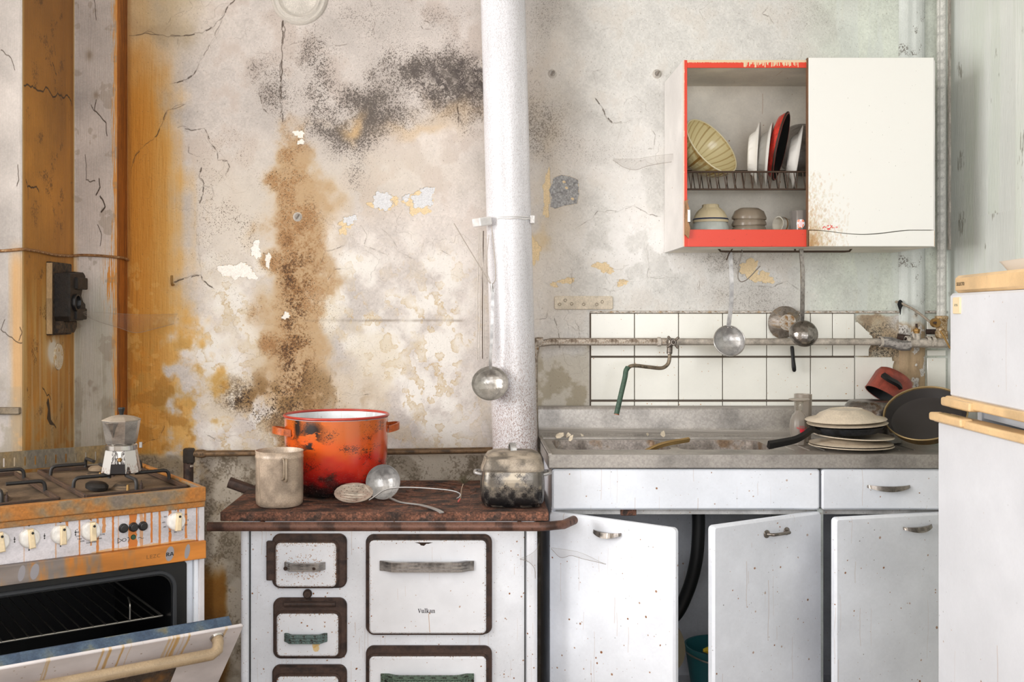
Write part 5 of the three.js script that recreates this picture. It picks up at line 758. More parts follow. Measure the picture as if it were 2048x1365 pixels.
// ---------------------------------------------------------------- wall cupboard with its crockery
const BZ = .31, BX0 = X(1366, BZ), BX1 = X(1870, BZ), BY1 = Y(121, BZ), BY0 = Y(494, BZ);
{
  const t = thing('wall_cupboard', 'white wall cupboard with red edges, one door missing', 'cupboard', [0, 0, 0]);
  const outM = std({ map: enamel(141, { base: [230, 226, 222], specks: 40, dark: 160, drips: 6, smudge: .06 }), roughness: .5 }), inM = std({ map: enamel(142, { base: [226, 220, 207], specks: 60, dark: 160, drips: 4, smudge: .1 }), roughness: .6 });
  part(t, 'side_panel', metricUV(span(BX0, BX0 + .012, BY0, BY1, .002, BZ), .6), outM); part(t, 'side_panel', metricUV(span(BX1 - .012, BX1, BY0, BY1, .002, BZ), .6), outM);
  part(t, 'top_panel', metricUV(span(BX0 + .012, BX1 - .012, BY1 - .014, BY1, .002, BZ), .6), inM); part(t, 'bottom_panel', metricUV(span(BX0 + .012, BX1 - .012, BY0, BY0 + .014, .002, BZ), .6), inM); part(t, 'back_panel', metricUV(span(BX0 + .012, BX1 - .012, BY0 + .014, BY1 - .014, .002, .01), .6), inM);
  const shelfY = Y(459, BZ); part(t, 'shelf', metricUV(span(BX0 + .012, BX1 - .012, shelfY - .012, shelfY, .01, BZ - .004), .5), mm(mottle(143, [[120, 108, 94], [160, 150, 136]], {}), { roughness: .7 }));
  // edge strips: red paint, chipped to the cream below
  const strip = (w, h, seed, chip) => canvasTex(w, h, (g) => { const r = rng(seed); g.fillStyle = '#d63a1e'; g.fillRect(0, 0, w, h); for (let i = 0; i < 60; i++) { g.fillStyle = `rgba(90,20,14,${r() * .35})`; g.fillRect(r() * w, r() * h, 1 + r() * 3, 1 + r() * 2); } chip(g, r, w, h); });
  const topT = strip(1024, 64, 4, (g, r, w, h) => { g.fillStyle = '#d9c3a0'; g.fillRect(0, 0, w, 18); for (let x = 0; x < w; x += 5) g.fillRect(x, 0, 6, 17 + r() * 6); for (let x = 490; x < 940; x += 9) if (r() < .75) g.fillRect(x, 12, 3 + r() * 7, 20 + r() * 30); });
  part(t, 'top_edge', frontUV(span(BX0 + .012, X(1617, BZ), BY1 - .024, BY1, BZ, BZ + .006, .001), BX0, X(1617, BZ), BY1 - .024, BY1), std({ map: topT, roughness: .45 }));
  part(t, 'side_edge', frontUV(span(BX0, BX0 + .012, BY0, BY1, BZ, BZ + .006, .001), BX0, BX0 + .012, BY0, BY1), std({ map: strip(32, 1024, 5, (g, r, w, h) => { g.fillStyle = '#e0d4bf'; for (let i = 0; i < 60; i++) g.fillRect(0, r() * h, 2 + r() * 8, 2 + r() * 12); g.fillRect(0, 0, 7, h); }), roughness: .45 }));
  part(t, 'lower_edge', frontUV(span(BX0 + .012, X(1617, BZ), BY0, shelfY - .001, BZ - .002, BZ + .006, .001), BX0, X(1617, BZ), BY0, shelfY), std({ map: strip(512, 64, 6, () => {}), roughness: .4 }));
  const jam = part(t, 'broken_hinge', metricUV(slab(poly([[0, 0], [.012, -.012], [.016, .02], [.012, .035], [.017, .06], [.012, .085], [.008, .1], [.012, .11], [0, .104]].map(p => [BX0 + .003 + p[0], Y(470, BZ) + p[1]])), .012).translate(0, 0, BZ + .004), .1), mm(mottle(144, [[96, 66, 44], [150, 112, 78], [186, 150, 112]], { streak: .6 }), { roughness: .85 }), 'splintered wood where the door hinge tore out'); part(jam, 'hinge_plate', span(BX0 + .011, BX0 + .02, Y(446, BZ), Y(420, BZ), BZ + .012, BZ + .018, .002), mat.chrome);
  // the door that is left: a panel and its curved lower rail
  const dz = BZ + .001, dx0 = X(1617.5, BZ + .02), dx1 = X(1868, BZ + .02), ty = Y(115, BZ + .02), by = Y(493, BZ + .02), gy = (px) => Y(460, BZ + .02) - .013 * Math.sin(Math.PI * clamp((px - 1630) / 190)) ** 1.5;
  const doorT = enamel(145, { base: [233, 232, 226], specks: 10, dark: 40, drips: 2, smudge: .04, size: 512 });
  const wavy = []; for (let i = 0; i <= 30; i++) { const px = lerp(1617.5, 1868, i / 30); wavy.push([lerp(dx0, dx1, i / 30), gy(px)]); }
  const stainT = canvasTex(1024, 1024, (g, w, h) => { const r = rng(9); g.fillStyle = '#e9e8e2'; g.fillRect(0, 0, w, h); for (let i = 0; i < 70; i++) { g.fillStyle = `rgba(80,76,66,${.1 + r() * .4})`; g.fillRect(r() * w, r() * h, 1 + r() * 3, 1 + r() * 4); } for (let i = 0; i < 1500; i++) { const x = -Math.log(1 - r() * .98) * 85, y = 1024 + Math.log(1 - r() * .98) * 105; g.fillStyle = `rgba(${150 + r() * 30},${112 + r() * 20},70,${.05 + r() * .09})`; g.beginPath(); g.ellipse(x, y, 2 + r() * 9, 2 + r() * 12, r(), 0, 7); g.fill(); } g.fillStyle = '#d42f2a'; for (let i = 0; i < 26; i++) g.fillRect(110 + r() * 130, 906 + i * .8 + r() * 10, 2 + r() * 9, 2 + r() * 6); });
  const dm = std({ map: stainT, roughness: .4 }), door = part(t, 'door', frontUV(slab(poly([[dx1, ty], [dx0, ty], ...wavy]), .018, .001).translate(0, 0, dz), dx0, dx1, by, ty), dm);
  part(door, 'finger_rail', frontUV(slab(poly([[dx0 + .002, by], [dx1 + .002, by], ...[...wavy].reverse().map(([x, y]) => [x + .002, y - .0022])]), .02, .001).translate(0, 0, dz), dx0, dx1, by, ty), dm); part(door, 'wooden_edge', metricUV(span(dx0 - .003, dx0, by, ty, dz, dz + .016), .2), mm(mottle(146, [[96, 68, 48], [136, 104, 78]], { streak: .7 }), { roughness: .8 }));
  // rail and hooks under the cupboard
  const rl = part(t, 'hanging_rail', join(bentPipe([[X(1435, .2), BY0 + .005, .2], [X(1440, .2), BY0 - .008, .2], [X(1700, .2), BY0 - .008, .2], [X(1705, .2), BY0 + .005, .2]], .0032, .012, 8), pipe([[X(1590, .2), BY0 + .005, .2], [X(1590, .2), BY0 - .008, .2]], .0032, { radial: 8 })), mat.wire);
}
const inZ = .17;
{ // dish rack
  const z0 = .075, z1 = .275, y1 = Y(344, z1), y0 = Y(379, z1), xa = BX0 + .016, xb = X(1640, z1), t = thing('dish_rack', 'rusty wire plate rack hung inside the wall cupboard', 'rack', [0, 0, 0]);
  part(t, 'rail', join(pipe([[xa, y1, z1], [xb, y1, z1]], .0032, { radial: 8 }), pipe([[xa, y0, z1], [xb, y0, z1]], .003, { radial: 8 }), pipe([[xa, y1 + .03, z0], [xb, y1 + .03, z0]], .003, { radial: 8 }), pipe([[xa, y0 + .024, z0], [xb, y0 + .024, z0]], .003, { radial: 8 }), pipe([[xa, y0 + .024, z0], [xa, y0, z1]], .003, { radial: 8 }), pipe([[xa, y1 + .03, z0], [xa, y1, z1]], .003, { radial: 8 })), mat.wire);
  for (let i = 0; i < 15; i++) { const x = xa + .008 + i * .0275; part(t, 'wire', bentPipe([[x, y1, z1], [x + .009, y0, z1], [x + .009, y0 + .024, z0], [x, y1 + .03, z0]], .0016, .006, 6), mat.wire); part(t, 'wire', pipe([[x + .013, y1, z1], [x + .009, y0, z1]], .0014, { radial: 6 }), mat.wire); }
}
{ // crockery in the rack
  const r = rng(2), creamT = canvasTex(1024, 128, (g, w, h) => { g.fillStyle = '#d9cd9c'; g.fillRect(0, 0, w, h); for (let i = 0; i < 26; i++) { const x = i / 26 * w; g.fillStyle = `rgba(128,84,24,${.35 + r() * .4})`; g.fillRect(x, 0, 8 + r() * 6, h); } for (let i = 0; i < 900; i++) { g.fillStyle = `rgba(146,100,36,${.05 + r() * .14})`; g.beginPath(); g.ellipse(r() * w, h * (r() < .5 ? r() * .25 : r()), 3 + r() * 16, 3 + r() * 8, 0, 0, 7); g.fill(); } });
  const insideT = canvasTex(1024, 128, (g, w, h) => { g.fillStyle = '#dccfa0'; g.fillRect(0, 0, w, h); for (let i = 0; i < 26; i++) { g.fillStyle = `rgba(128,92,40,${.2 + r() * .2})`; g.fillRect(i / 26 * w, 0, 9, h); } for (let i = 0; i < 260; i++) { g.fillStyle = `rgba(150,106,40,${.06 + r() * .14})`; g.beginPath(); g.ellipse(r() * w, h - r() * 20, 6 + r() * 20, 3 + r() * 8, 0, 0, 7); g.fill(); } });
  const ribbed = (prof, n, amp, seg = 156, cap = true) => { const rings = prof.map(([rad, y, k = 1]) => Array.from({ length: seg }, (_, i) => { const a = -i / seg * 6.2832, q = rad * (1 + amp * k * Math.abs(Math.sin(a * n / 2))); return [Math.cos(a) * q, y, Math.sin(a) * q]; })); return loft(rings, cap, 1.1); };
  const b = thing('mixing_bowl', 'large yellowed ribbed mixing bowl tilted in the rack', 'bowl', [X(1418, inZ), Y(297, inZ), inZ]);
  const ax = [.56, .52, .65], outer = [[.03, -.075, 0], [.048, -.074, 0], [.07, -.058], [.09, -.035], [.101, -.012], [.107, .008, .6], [.1085, .012, 0]], inner = [[.1085, .012, 0], [.105, .012, 0], [.098, -.012], [.086, -.034], [.066, -.056], [.04, -.068, 0], [.01, -.069, 0]];
  part(b, 'bowl_outside', towards(ribbed(outer, 26, .018, 156, 'first'), ax), std({ map: creamT, roughness: .25 })); part(b, 'bowl_inside', towards(ribbed(inner, 26, .014, 156, 'last'), ax), std({ map: insideT, roughness: .2 })); part(b, 'rim', towards(place(new THREE.TorusGeometry(.107, .0024, 8, 72), [0, .0125, 0], [Math.PI / 2, 0, 0]), ax), std({ color: 0xe2d8b4, roughness: .25 }));
  const plateG = (rad) => lathe([[0, .002], [rad * .5, .002], [rad * .53, 0], [rad * .56, .001], [rad * .62, .006], [rad * .72, .02], [rad * .97, .029], [rad, .0305], [rad * .985, .0325], [rad * .72, .0245], [rad * .6, .01], [rad * .5, .006], [0, .006]], 64), white = std({ color: 0xe9e6df, roughness: .22 });
  const up = (name, label, cat, g, m, px, py, z, dir, grp) => { const o = solo(name, label, cat, metricUV(towards(g, dir), .3), m, [X(px, z), Y(py, z), z], grp); return o; };
  up('plate', 'white plate standing in the rack, next to the mixing bowl', 'plate', plateG(.103), white, 1497, 308, .178, [.95, -.05, .3], 'plates in the rack'); up('plate', 'white plate standing in the rack, touching the red pan lid', 'plate', plateG(.103), white, 1519, 308, .178, [.945, -.1, .3], 'plates in the rack');
  const lid = thing('pan_cover', 'red enamel lid with a black inside standing between white plates', 'lid', [X(1557, .178), Y(292, .178), .178]);
  { const q = [-.9, .22, -.37]; part(lid, 'dome', metricUV(towards(lathe([[0, .022], [.07, .02], [.094, .014], [.106, 0], [.11, -.01], [.106, -.011], [.1, -.002], [.09, .01], [0, .018]], 64), q), .2), mm(mottle(152, [[168, 44, 34], [196, 58, 46], [150, 50, 42]], {}), { roughness: .3 })); part(lid, 'inside', towards(lathe([[.1055, -.0105], [.0995, -.003], [.0895, .0085], [0, .0165]], 48), q), mat.black); part(lid, 'rim', towards(place(new THREE.TorusGeometry(.109, .003, 8, 64), [0, -.0075, 0], [Math.PI / 2, 0, 0]), q), mat.cast); }
  up('plate', 'white plate leaning on the back of the red lid', 'plate', plateG(.102), white, 1576, 312, .178, [.955, -.15, .26], 'plates in the rack');
  const al = thing('dome_lid', 'dull aluminium dome lid behind the cupboard door edge', 'lid', [X(1606, .026), Y(300, .026), .026]); al.scale.setScalar(.8); { const q = [-.06, .08, .99]; part(al, 'dome', metricUV(towards(lathe([[0, .05], [.05, .045], [.085, .03], [.105, .01], [.112, 0], [.113, -.002], [.108, 0], [0, .046]], 56), q), .2), mm(mottle(153, [[138, 134, 130], [168, 164, 160]], {}), { metalness: .6, roughness: .4 })); }
  // lower shelf
  const sy = Y(459, BZ) + .0005, lz = .19;
  const b2 = thing('glass_bowl', 'pale glass bowl upside down below the ribbed bowl', 'bowl', [X(1421, lz), sy, lz]); part(b2, 'shell', lathe([[.058, 0], [.0585, .012], [.053, .03], [.042, .043], [.0, .047], [0, .044], [.04, .04], [.05, .028], [.0555, .012], [.055, 0]], 56), phys({ color: 0xdfe4de, transmission: .35, thickness: 0, roughness: .2 }));
  const b3 = thing('ribbed_bowl', 'cream ribbed bowl with a blue line, upside down on another', 'bowl', [X(1421, lz), sy + .0305, lz]); part(b3, 'shell', ribbed([[.0545, 0, 0], [.0565, .002, 0], [.0555, .008, 0], [.053, .016, 0], [.05, .022, .8], [.043, .034], [.034, .044], [.027, .049, .4], [.0265, .057, 0], [.024, .0585, 0], [.022, .054, 0]], 24, .03, 144, 'last'), std({ color: 0xd6c7a4, roughness: .3 })); part(b3, 'blue_line', lathe([[.0562, .008], [.0568, .0085], [.0556, .0125], [.0548, .0122]], 64), std({ color: 0x25304f, roughness: .3 }));
  const smoke = phys({ color: 0xb7a894, transmission: .55, thickness: 0, roughness: .25, ior: 1.45 }); for (let i = 0; i < 3; i++) { const o = solo('smoked_bowl', ['lowest of the smoky glass bowls stacked in the cupboard', 'middle one of the smoky glass bowls stacked in the cupboard', 'top one of the smoky glass bowls, its foot upward'][i], 'bowl', lathe([[.054, 0], [.0545, .006], [.046, .026], [.03, .036], [0, .037], [0, .034], [.03, .033], [.044, .024], [.051, .006], [.05, 0]], 48), smoke, [X(1498, lz), sy + .001 + i * .02, lz], 'smoky glass bowls'); o.rotation.z = [0, .02, -.03][i]; o.rotation.x = [0, .02, .03][i]; }
  const cup = thing('small_cup', 'small white cup lying on its side in the cupboard', 'cup', [X(1566, lz), sy + .024, lz]); part(cup, 'bowl', towards(lathe([[0, -.035], [.014, -.035], [.016, -.031], [.023, -.01], [.024, .02], [.0255, .022], [.0225, .021], [.021, -.01], [0, -.03]], 40), [-.9, .05, .45]), std({ color: 0xdcd6c8, roughness: .3 })); part(cup, 'brown_band', towards(lathe([[.0243, 0], [.0247, .001], [.0247, .004], [.0243, .005]], 40), [-.9, .05, .45]), std({ color: 0x8a6a44, roughness: .4 }));
  const gl = thing('printed_tumbler', 'glass tumbler with a round white badge and pink scrolls', 'glass', [X(1605, .235), sy, .235]); gl.scale.set(1.22, .9, 1.22); part(gl, 'cup', lathe([[0, .004], [.028, .004], [.0305, .07], [.032, .0705], [.0325, .069], [.03, 0], [0, 0]], 48), phys({ color: 0xb9b2ac, transmission: .7, thickness: 0, roughness: .15 }));
  const badge = canvasTex(512, 256, (g) => { g.clearRect(0, 0, 512, 256); g.fillStyle = '#eef0f4'; g.beginPath(); g.arc(170, 160, 78, 0, 7); g.fill(); g.fillStyle = '#dd6a2c'; for (const [x, y, a, b, q] of [[128, 110, 22, 30, .6], [214, 112, 22, 26, -.6], [120, 190, 16, 40, -.2], [150, 228, 40, 14, .1], [214, 196, 14, 36, .3]]) { g.beginPath(); g.ellipse(x, y, a, b, q, 0, 7); g.fill(); } g.fillStyle = '#e9c9cc'; g.beginPath(); g.ellipse(170, 160, 42, 56, 0, 0, 7); g.fill(); g.strokeStyle = '#d3a9ae'; g.lineWidth = 7; for (const [x, y, q] of [[300, 120, 22], [340, 170, 26], [300, 200, 18], [390, 130, 24], [400, 200, 20]]) { g.beginPath(); g.arc(x, y, q, .4, 5.2); g.stroke(); } });
  part(gl, 'printed_badge', new THREE.CylinderGeometry(.0325, .0312, .05, 32, 1, true, -1.15, 2.1).translate(0, .029, 0), std({ map: badge, transparent: true, alphaTest: .5, roughness: .3, side: THREE.DoubleSide }));
}
// ---------------------------------------------------------------- utensils hanging from the cupboard rail
{
  const hang = (name, label, px, py, rpx, ry, z, hpts, hw, hth, dir, deep = .7, matl = mat.alum) => { const r = M(rpx, z), t = thing(name, label, 'ladle', [X(px, z), Y(py, z), z]); const g = ladleBowl(r, r * deep); part(t, 'bowl', metricUV(towards(g, dir).scale(1, ry, 1), .12), matl); part(t, 'lip', towards(place(new THREE.TorusGeometry(r, .0016, 8, 56), [0, 0, 0], [Math.PI / 2, 0, 0]), dir), mat.chrome); part(t, 'handle', metricUV(strap(hpts.map(([a, b, c]) => [X(a, c) - t.position.x, Y(b, c) - t.position.y, c - z]), hw, hth, [1, 0, 0]), .12), matl); return t; };
  const l1 = hang('ladle', 'aluminium ladle with a flat strap handle, hung under the cupboard beside the tap', 1459, 682, 31.5, 1, .2, [[1460, 503, .2], [1463, 560, .208], [1462, 610, .206], [1457, 653, .2]], .0135, .002, [.03, .3, .95]);
  for (const s of [-1, 1]) part(l1, 'rivet', place(new THREE.SphereGeometry(.0026, 10, 8), [s * .006, .043, .004]), mat.chrome); part(l1, 'hook', bentPipe([[X(1466, .2) - l1.position.x, Y(497, .2) - l1.position.y, 0], [X(1458, .2) - l1.position.x, Y(506, .2) - l1.position.y, .004], [X(1452, .2) - l1.position.x, Y(521, .2) - l1.position.y, .006]], .002, .006, 6), mat.wire);
  const steelL = mm(mottle(155, [[120, 116, 112], [158, 154, 150], [140, 132, 122]], { scale: 2 }), { metalness: .9, roughness: .25 });
  const l2 = hang('ladle', 'darker steel ladle on a thick rounded handle, hanging in front of the small pan', 1607, 668, 27.5, 1, .2, [[1602, 498, .2], [1605, 540, .2], [1605, 600, .2], [1604, 640, .198], [1603, 655, .19]], .012, .008, [.1, -.42, -.9], .75, steelL);
  solo('wire_hook', 'long bent wire hook hanging from the cupboard rail', 'hook', pipe([[X(1483, .2), BY0 - .002, .2], [X(1484, .2), Y(503, .2), .203], [X(1480, .2), Y(520, .2), .2], [X(1476, .2), Y(545, .2), .2], [X(1476, .2), Y(558, .2), .203], [X(1481, .2), Y(564, .2), .207], [X(1490, .2), Y(561, .2), .212], [X(1516, .2), Y(533, .2), .225]], .0017, { radial: 6 }), std({ color: 0x7d766e, metalness: .7, roughness: .4 }));
  const fz = .06, pn = thing('small_pan', 'small stained aluminium pan hung bottom outward behind the pipe', 'frying pan', [X(1577, fz), Y(646, fz), .03]);
  part(pn, 'pan', metricUV(place(lathe([[0, .034], [.028, .034], [.031, .032], [.055, .002], [.0565, 0], [.053, 0], [.029, .03], [0, .031]], 56), [0, 0, -.012], [Math.PI / 2 + .06, 0, 0]), .15), mm(mottle(156, [[118, 108, 98], [152, 144, 136], [140, 116, 88]], { scale: 1.6 }), { metalness: .5, roughness: .45 }));
  part(pn, 'base_disc', metricUV(place(lathe([[0, .0005], [.027, .0005], [.0275, 0]], 48), [0, .001, .0225], [Math.PI / 2 + .06, 0, 0]), .1), mm(mottle(157, [[150, 112, 70], [190, 180, 168], [204, 198, 190]], { scale: 2.5 }), { metalness: .3, roughness: .5 }));
  part(pn, 'handle_neck', strap([[X(1585, fz) - pn.position.x, -.048, -.008], [X(1588, fz) - pn.position.x, -.075, .0]], .01, .004), mat.alum); part(pn, 'handle', loft([[693, .0045], [697, .0058], [720, .0054], [735, .0066], [742, .006], [745, .003]].map(([py, k]) => Array.from({ length: 12 }, (_, i) => { const a = i / 12 * 6.283; return [X(1588 + (py - 693) * .09, fz) - pn.position.x + Math.cos(a) * k * 1.15, Y(py, fz) - pn.position.y, .008 + Math.sin(a) * k * .8]; })), true, 1), mat.black);
}
// ---------------------------------------------------------------- flue pipe, its bracket and what hangs there
{
  const z = .15, p0 = V3(X(1009, z), HIGH, z), pA = V3(X(1009, z), Y(0, z), z), pB = V3(X(1032, z), RTOP + .005, z); p0.x = X(1009 - 8, z);
  const flueT = paint(512, 1024, (x, y, o) => {
    const u = x / 512, v = y / 1024, a = sm(NA, u * 1, v * 2), st = sm(NB, u * 4, v * 1.2), f = sm(NF, u * 4, v * 8), f2 = sm(NF, u * 7 + .3, v * 14), k = 1 + (a - .5) * .1 + (st - .5) * .08; o[0] = 225 * k; o[1] = 225 * k; o[2] = 229 * k;
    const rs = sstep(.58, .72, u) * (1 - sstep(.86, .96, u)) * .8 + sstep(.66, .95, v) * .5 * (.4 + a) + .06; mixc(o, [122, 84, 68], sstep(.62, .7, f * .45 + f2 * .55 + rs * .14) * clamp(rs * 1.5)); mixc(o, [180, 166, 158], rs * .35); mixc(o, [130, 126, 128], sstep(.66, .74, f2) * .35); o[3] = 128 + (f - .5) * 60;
  });
  const t = thing('flue_pipe', 'thick white flue pipe freckled with rust, rising from the range', 'flue pipe', [0, 0, 0]);
  const len = p0.distanceTo(pB), g = new THREE.CylinderGeometry(.0725, .0735, len, 64, 1); { const uv = g.attributes.uv; for (let i = 0; i < uv.count; i++) uv.setX(i, uv.getX(i) + .36); }
  g.applyQuaternion(new THREE.Quaternion().setFromUnitVectors(V3(0, 1, 0), p0.clone().sub(pB).normalize())); g.translate(...p0.clone().add(pB).multiplyScalar(.5).toArray());
  part(t, 'pipe', g, mm(flueT, { roughness: .3, bumpScale: .0002 }));
  const yc = Y(441, z), fx = lerp(pB.x, p0.x, (yc - pB.y) / (p0.y - pB.y));
  const wm = std({ map: enamel(161, { base: [226, 224, 222], specks: 90, dark: 260, drips: 20 }), roughness: .5 });
  const br = part(t, 'clamp_block', metricUV(join(place(span(-.024, .022, -.014, .014, -.03, .022, .005), [X(966, .23), Y(443, .23), .215], [0, .5, .16])), .1), wm, 'white clamp block');
  part(br, 'clamp_wire', pipe(Array.from({ length: 13 }, (_, i) => { const a = lerp(-.55, 1.15, i / 12); return [fx + Math.sin(a) * .0755, yc + .004 * Math.sin(i * 1.3) * .3, z + Math.cos(a) * .0755]; }), .0024, { radial: 8 }), wm); part(br, 'clamp_wire', pipe(Array.from({ length: 13 }, (_, i) => { const a = lerp(-.55, 1.15, i / 12); return [fx + Math.sin(a) * .0755, yc + .006, z + Math.cos(a) * .0755]; }), .0016, { radial: 8 }), wm); part(br, 'clamp_lug', span(fx + .066, fx + .082, yc - .013, yc + .013, z - .006, z + .04, .003), wm);
  // skewers hung in a bunch
  for (const [k, a, b, c, d] of [[0, 958, 464, 954, 720], [1, 961, 464, 958, 720], [2, 967, 462, 965, 718], [3, 964, 463, 968, 700]]) solo('skewer', ['outermost thin white skewer hanging from the flue clamp', 'second thin skewer hanging from the flue clamp', 'third dark thin skewer hanging from the flue clamp', 'shortest thin skewer hanging close to the ladle handle'][k], 'skewer', pipe([[X(a, .22), Y(b, .22), .22], [X((a + c) / 2 + (k % 2 ? 1 : -1), .24), Y((b + d) / 2, .24), .236], [X(c, .24), Y(d, .24), .24]], .0014, { radial: 6 }), k === 2 ? mat.wire : std({ color: 0xbdb5ac, metalness: .4, roughness: .5 }), null, 'skewers on the flue clamp');
  const lz = .255, l3 = thing('ladle', 'aluminium ladle hanging on the white flue pipe', 'ladle', [X(980, lz), Y(767, lz), lz]), r = M(36, lz), rel = (a, b, c) => [X(a, c) - l3.position.x, Y(b, c) - l3.position.y, c - lz];
  part(l3, 'bowl', metricUV(towards(ladleBowl(r, r * .72), [-.08, .3, .95]).scale(1, .95, 1), .12), mm(mottle(158, [[150, 146, 140], [182, 178, 172], [196, 192, 186]], {}), { metalness: .75, roughness: .34 })); part(l3, 'handle', metricUV(join(strap([rel(986, 578, .262), rel(985, 610, .266), rel(983, 680, .266), rel(981, 720, .262), rel(981, 738, .256)], .0095, .005), pipe([rel(983, 567, .262), rel(985, 585, .262)], .0045, { radial: 10 })), .12), mat.alum);
  part(l3, 'hanging_wire', join(pipe([rel(984, 570, .262), rel(990, 562, .258), rel(991, 540, .25), rel(986, 480, .24), rel(983, 453, .235)], .0014, { radial: 6 }), pipe([rel(983, 571, .262), rel(973, 540, .25), rel(978, 470, .238)], .0012, { radial: 6 })), std({ color: 0xb0a79d, metalness: .4, roughness: .5 }));
  solo('thin_rod', 'thin straight rod slanting from the ladle hook towards the mould', 'rod', pipe([[X(908, .24), Y(447, .24), .24], [X(926, .246), Y(478, .246), .246], [X(980, .27), Y(567, .27), .268]], .0016, { radial: 6 }), std({ color: 0xa89e94, metalness: .3, roughness: .6 }));
}

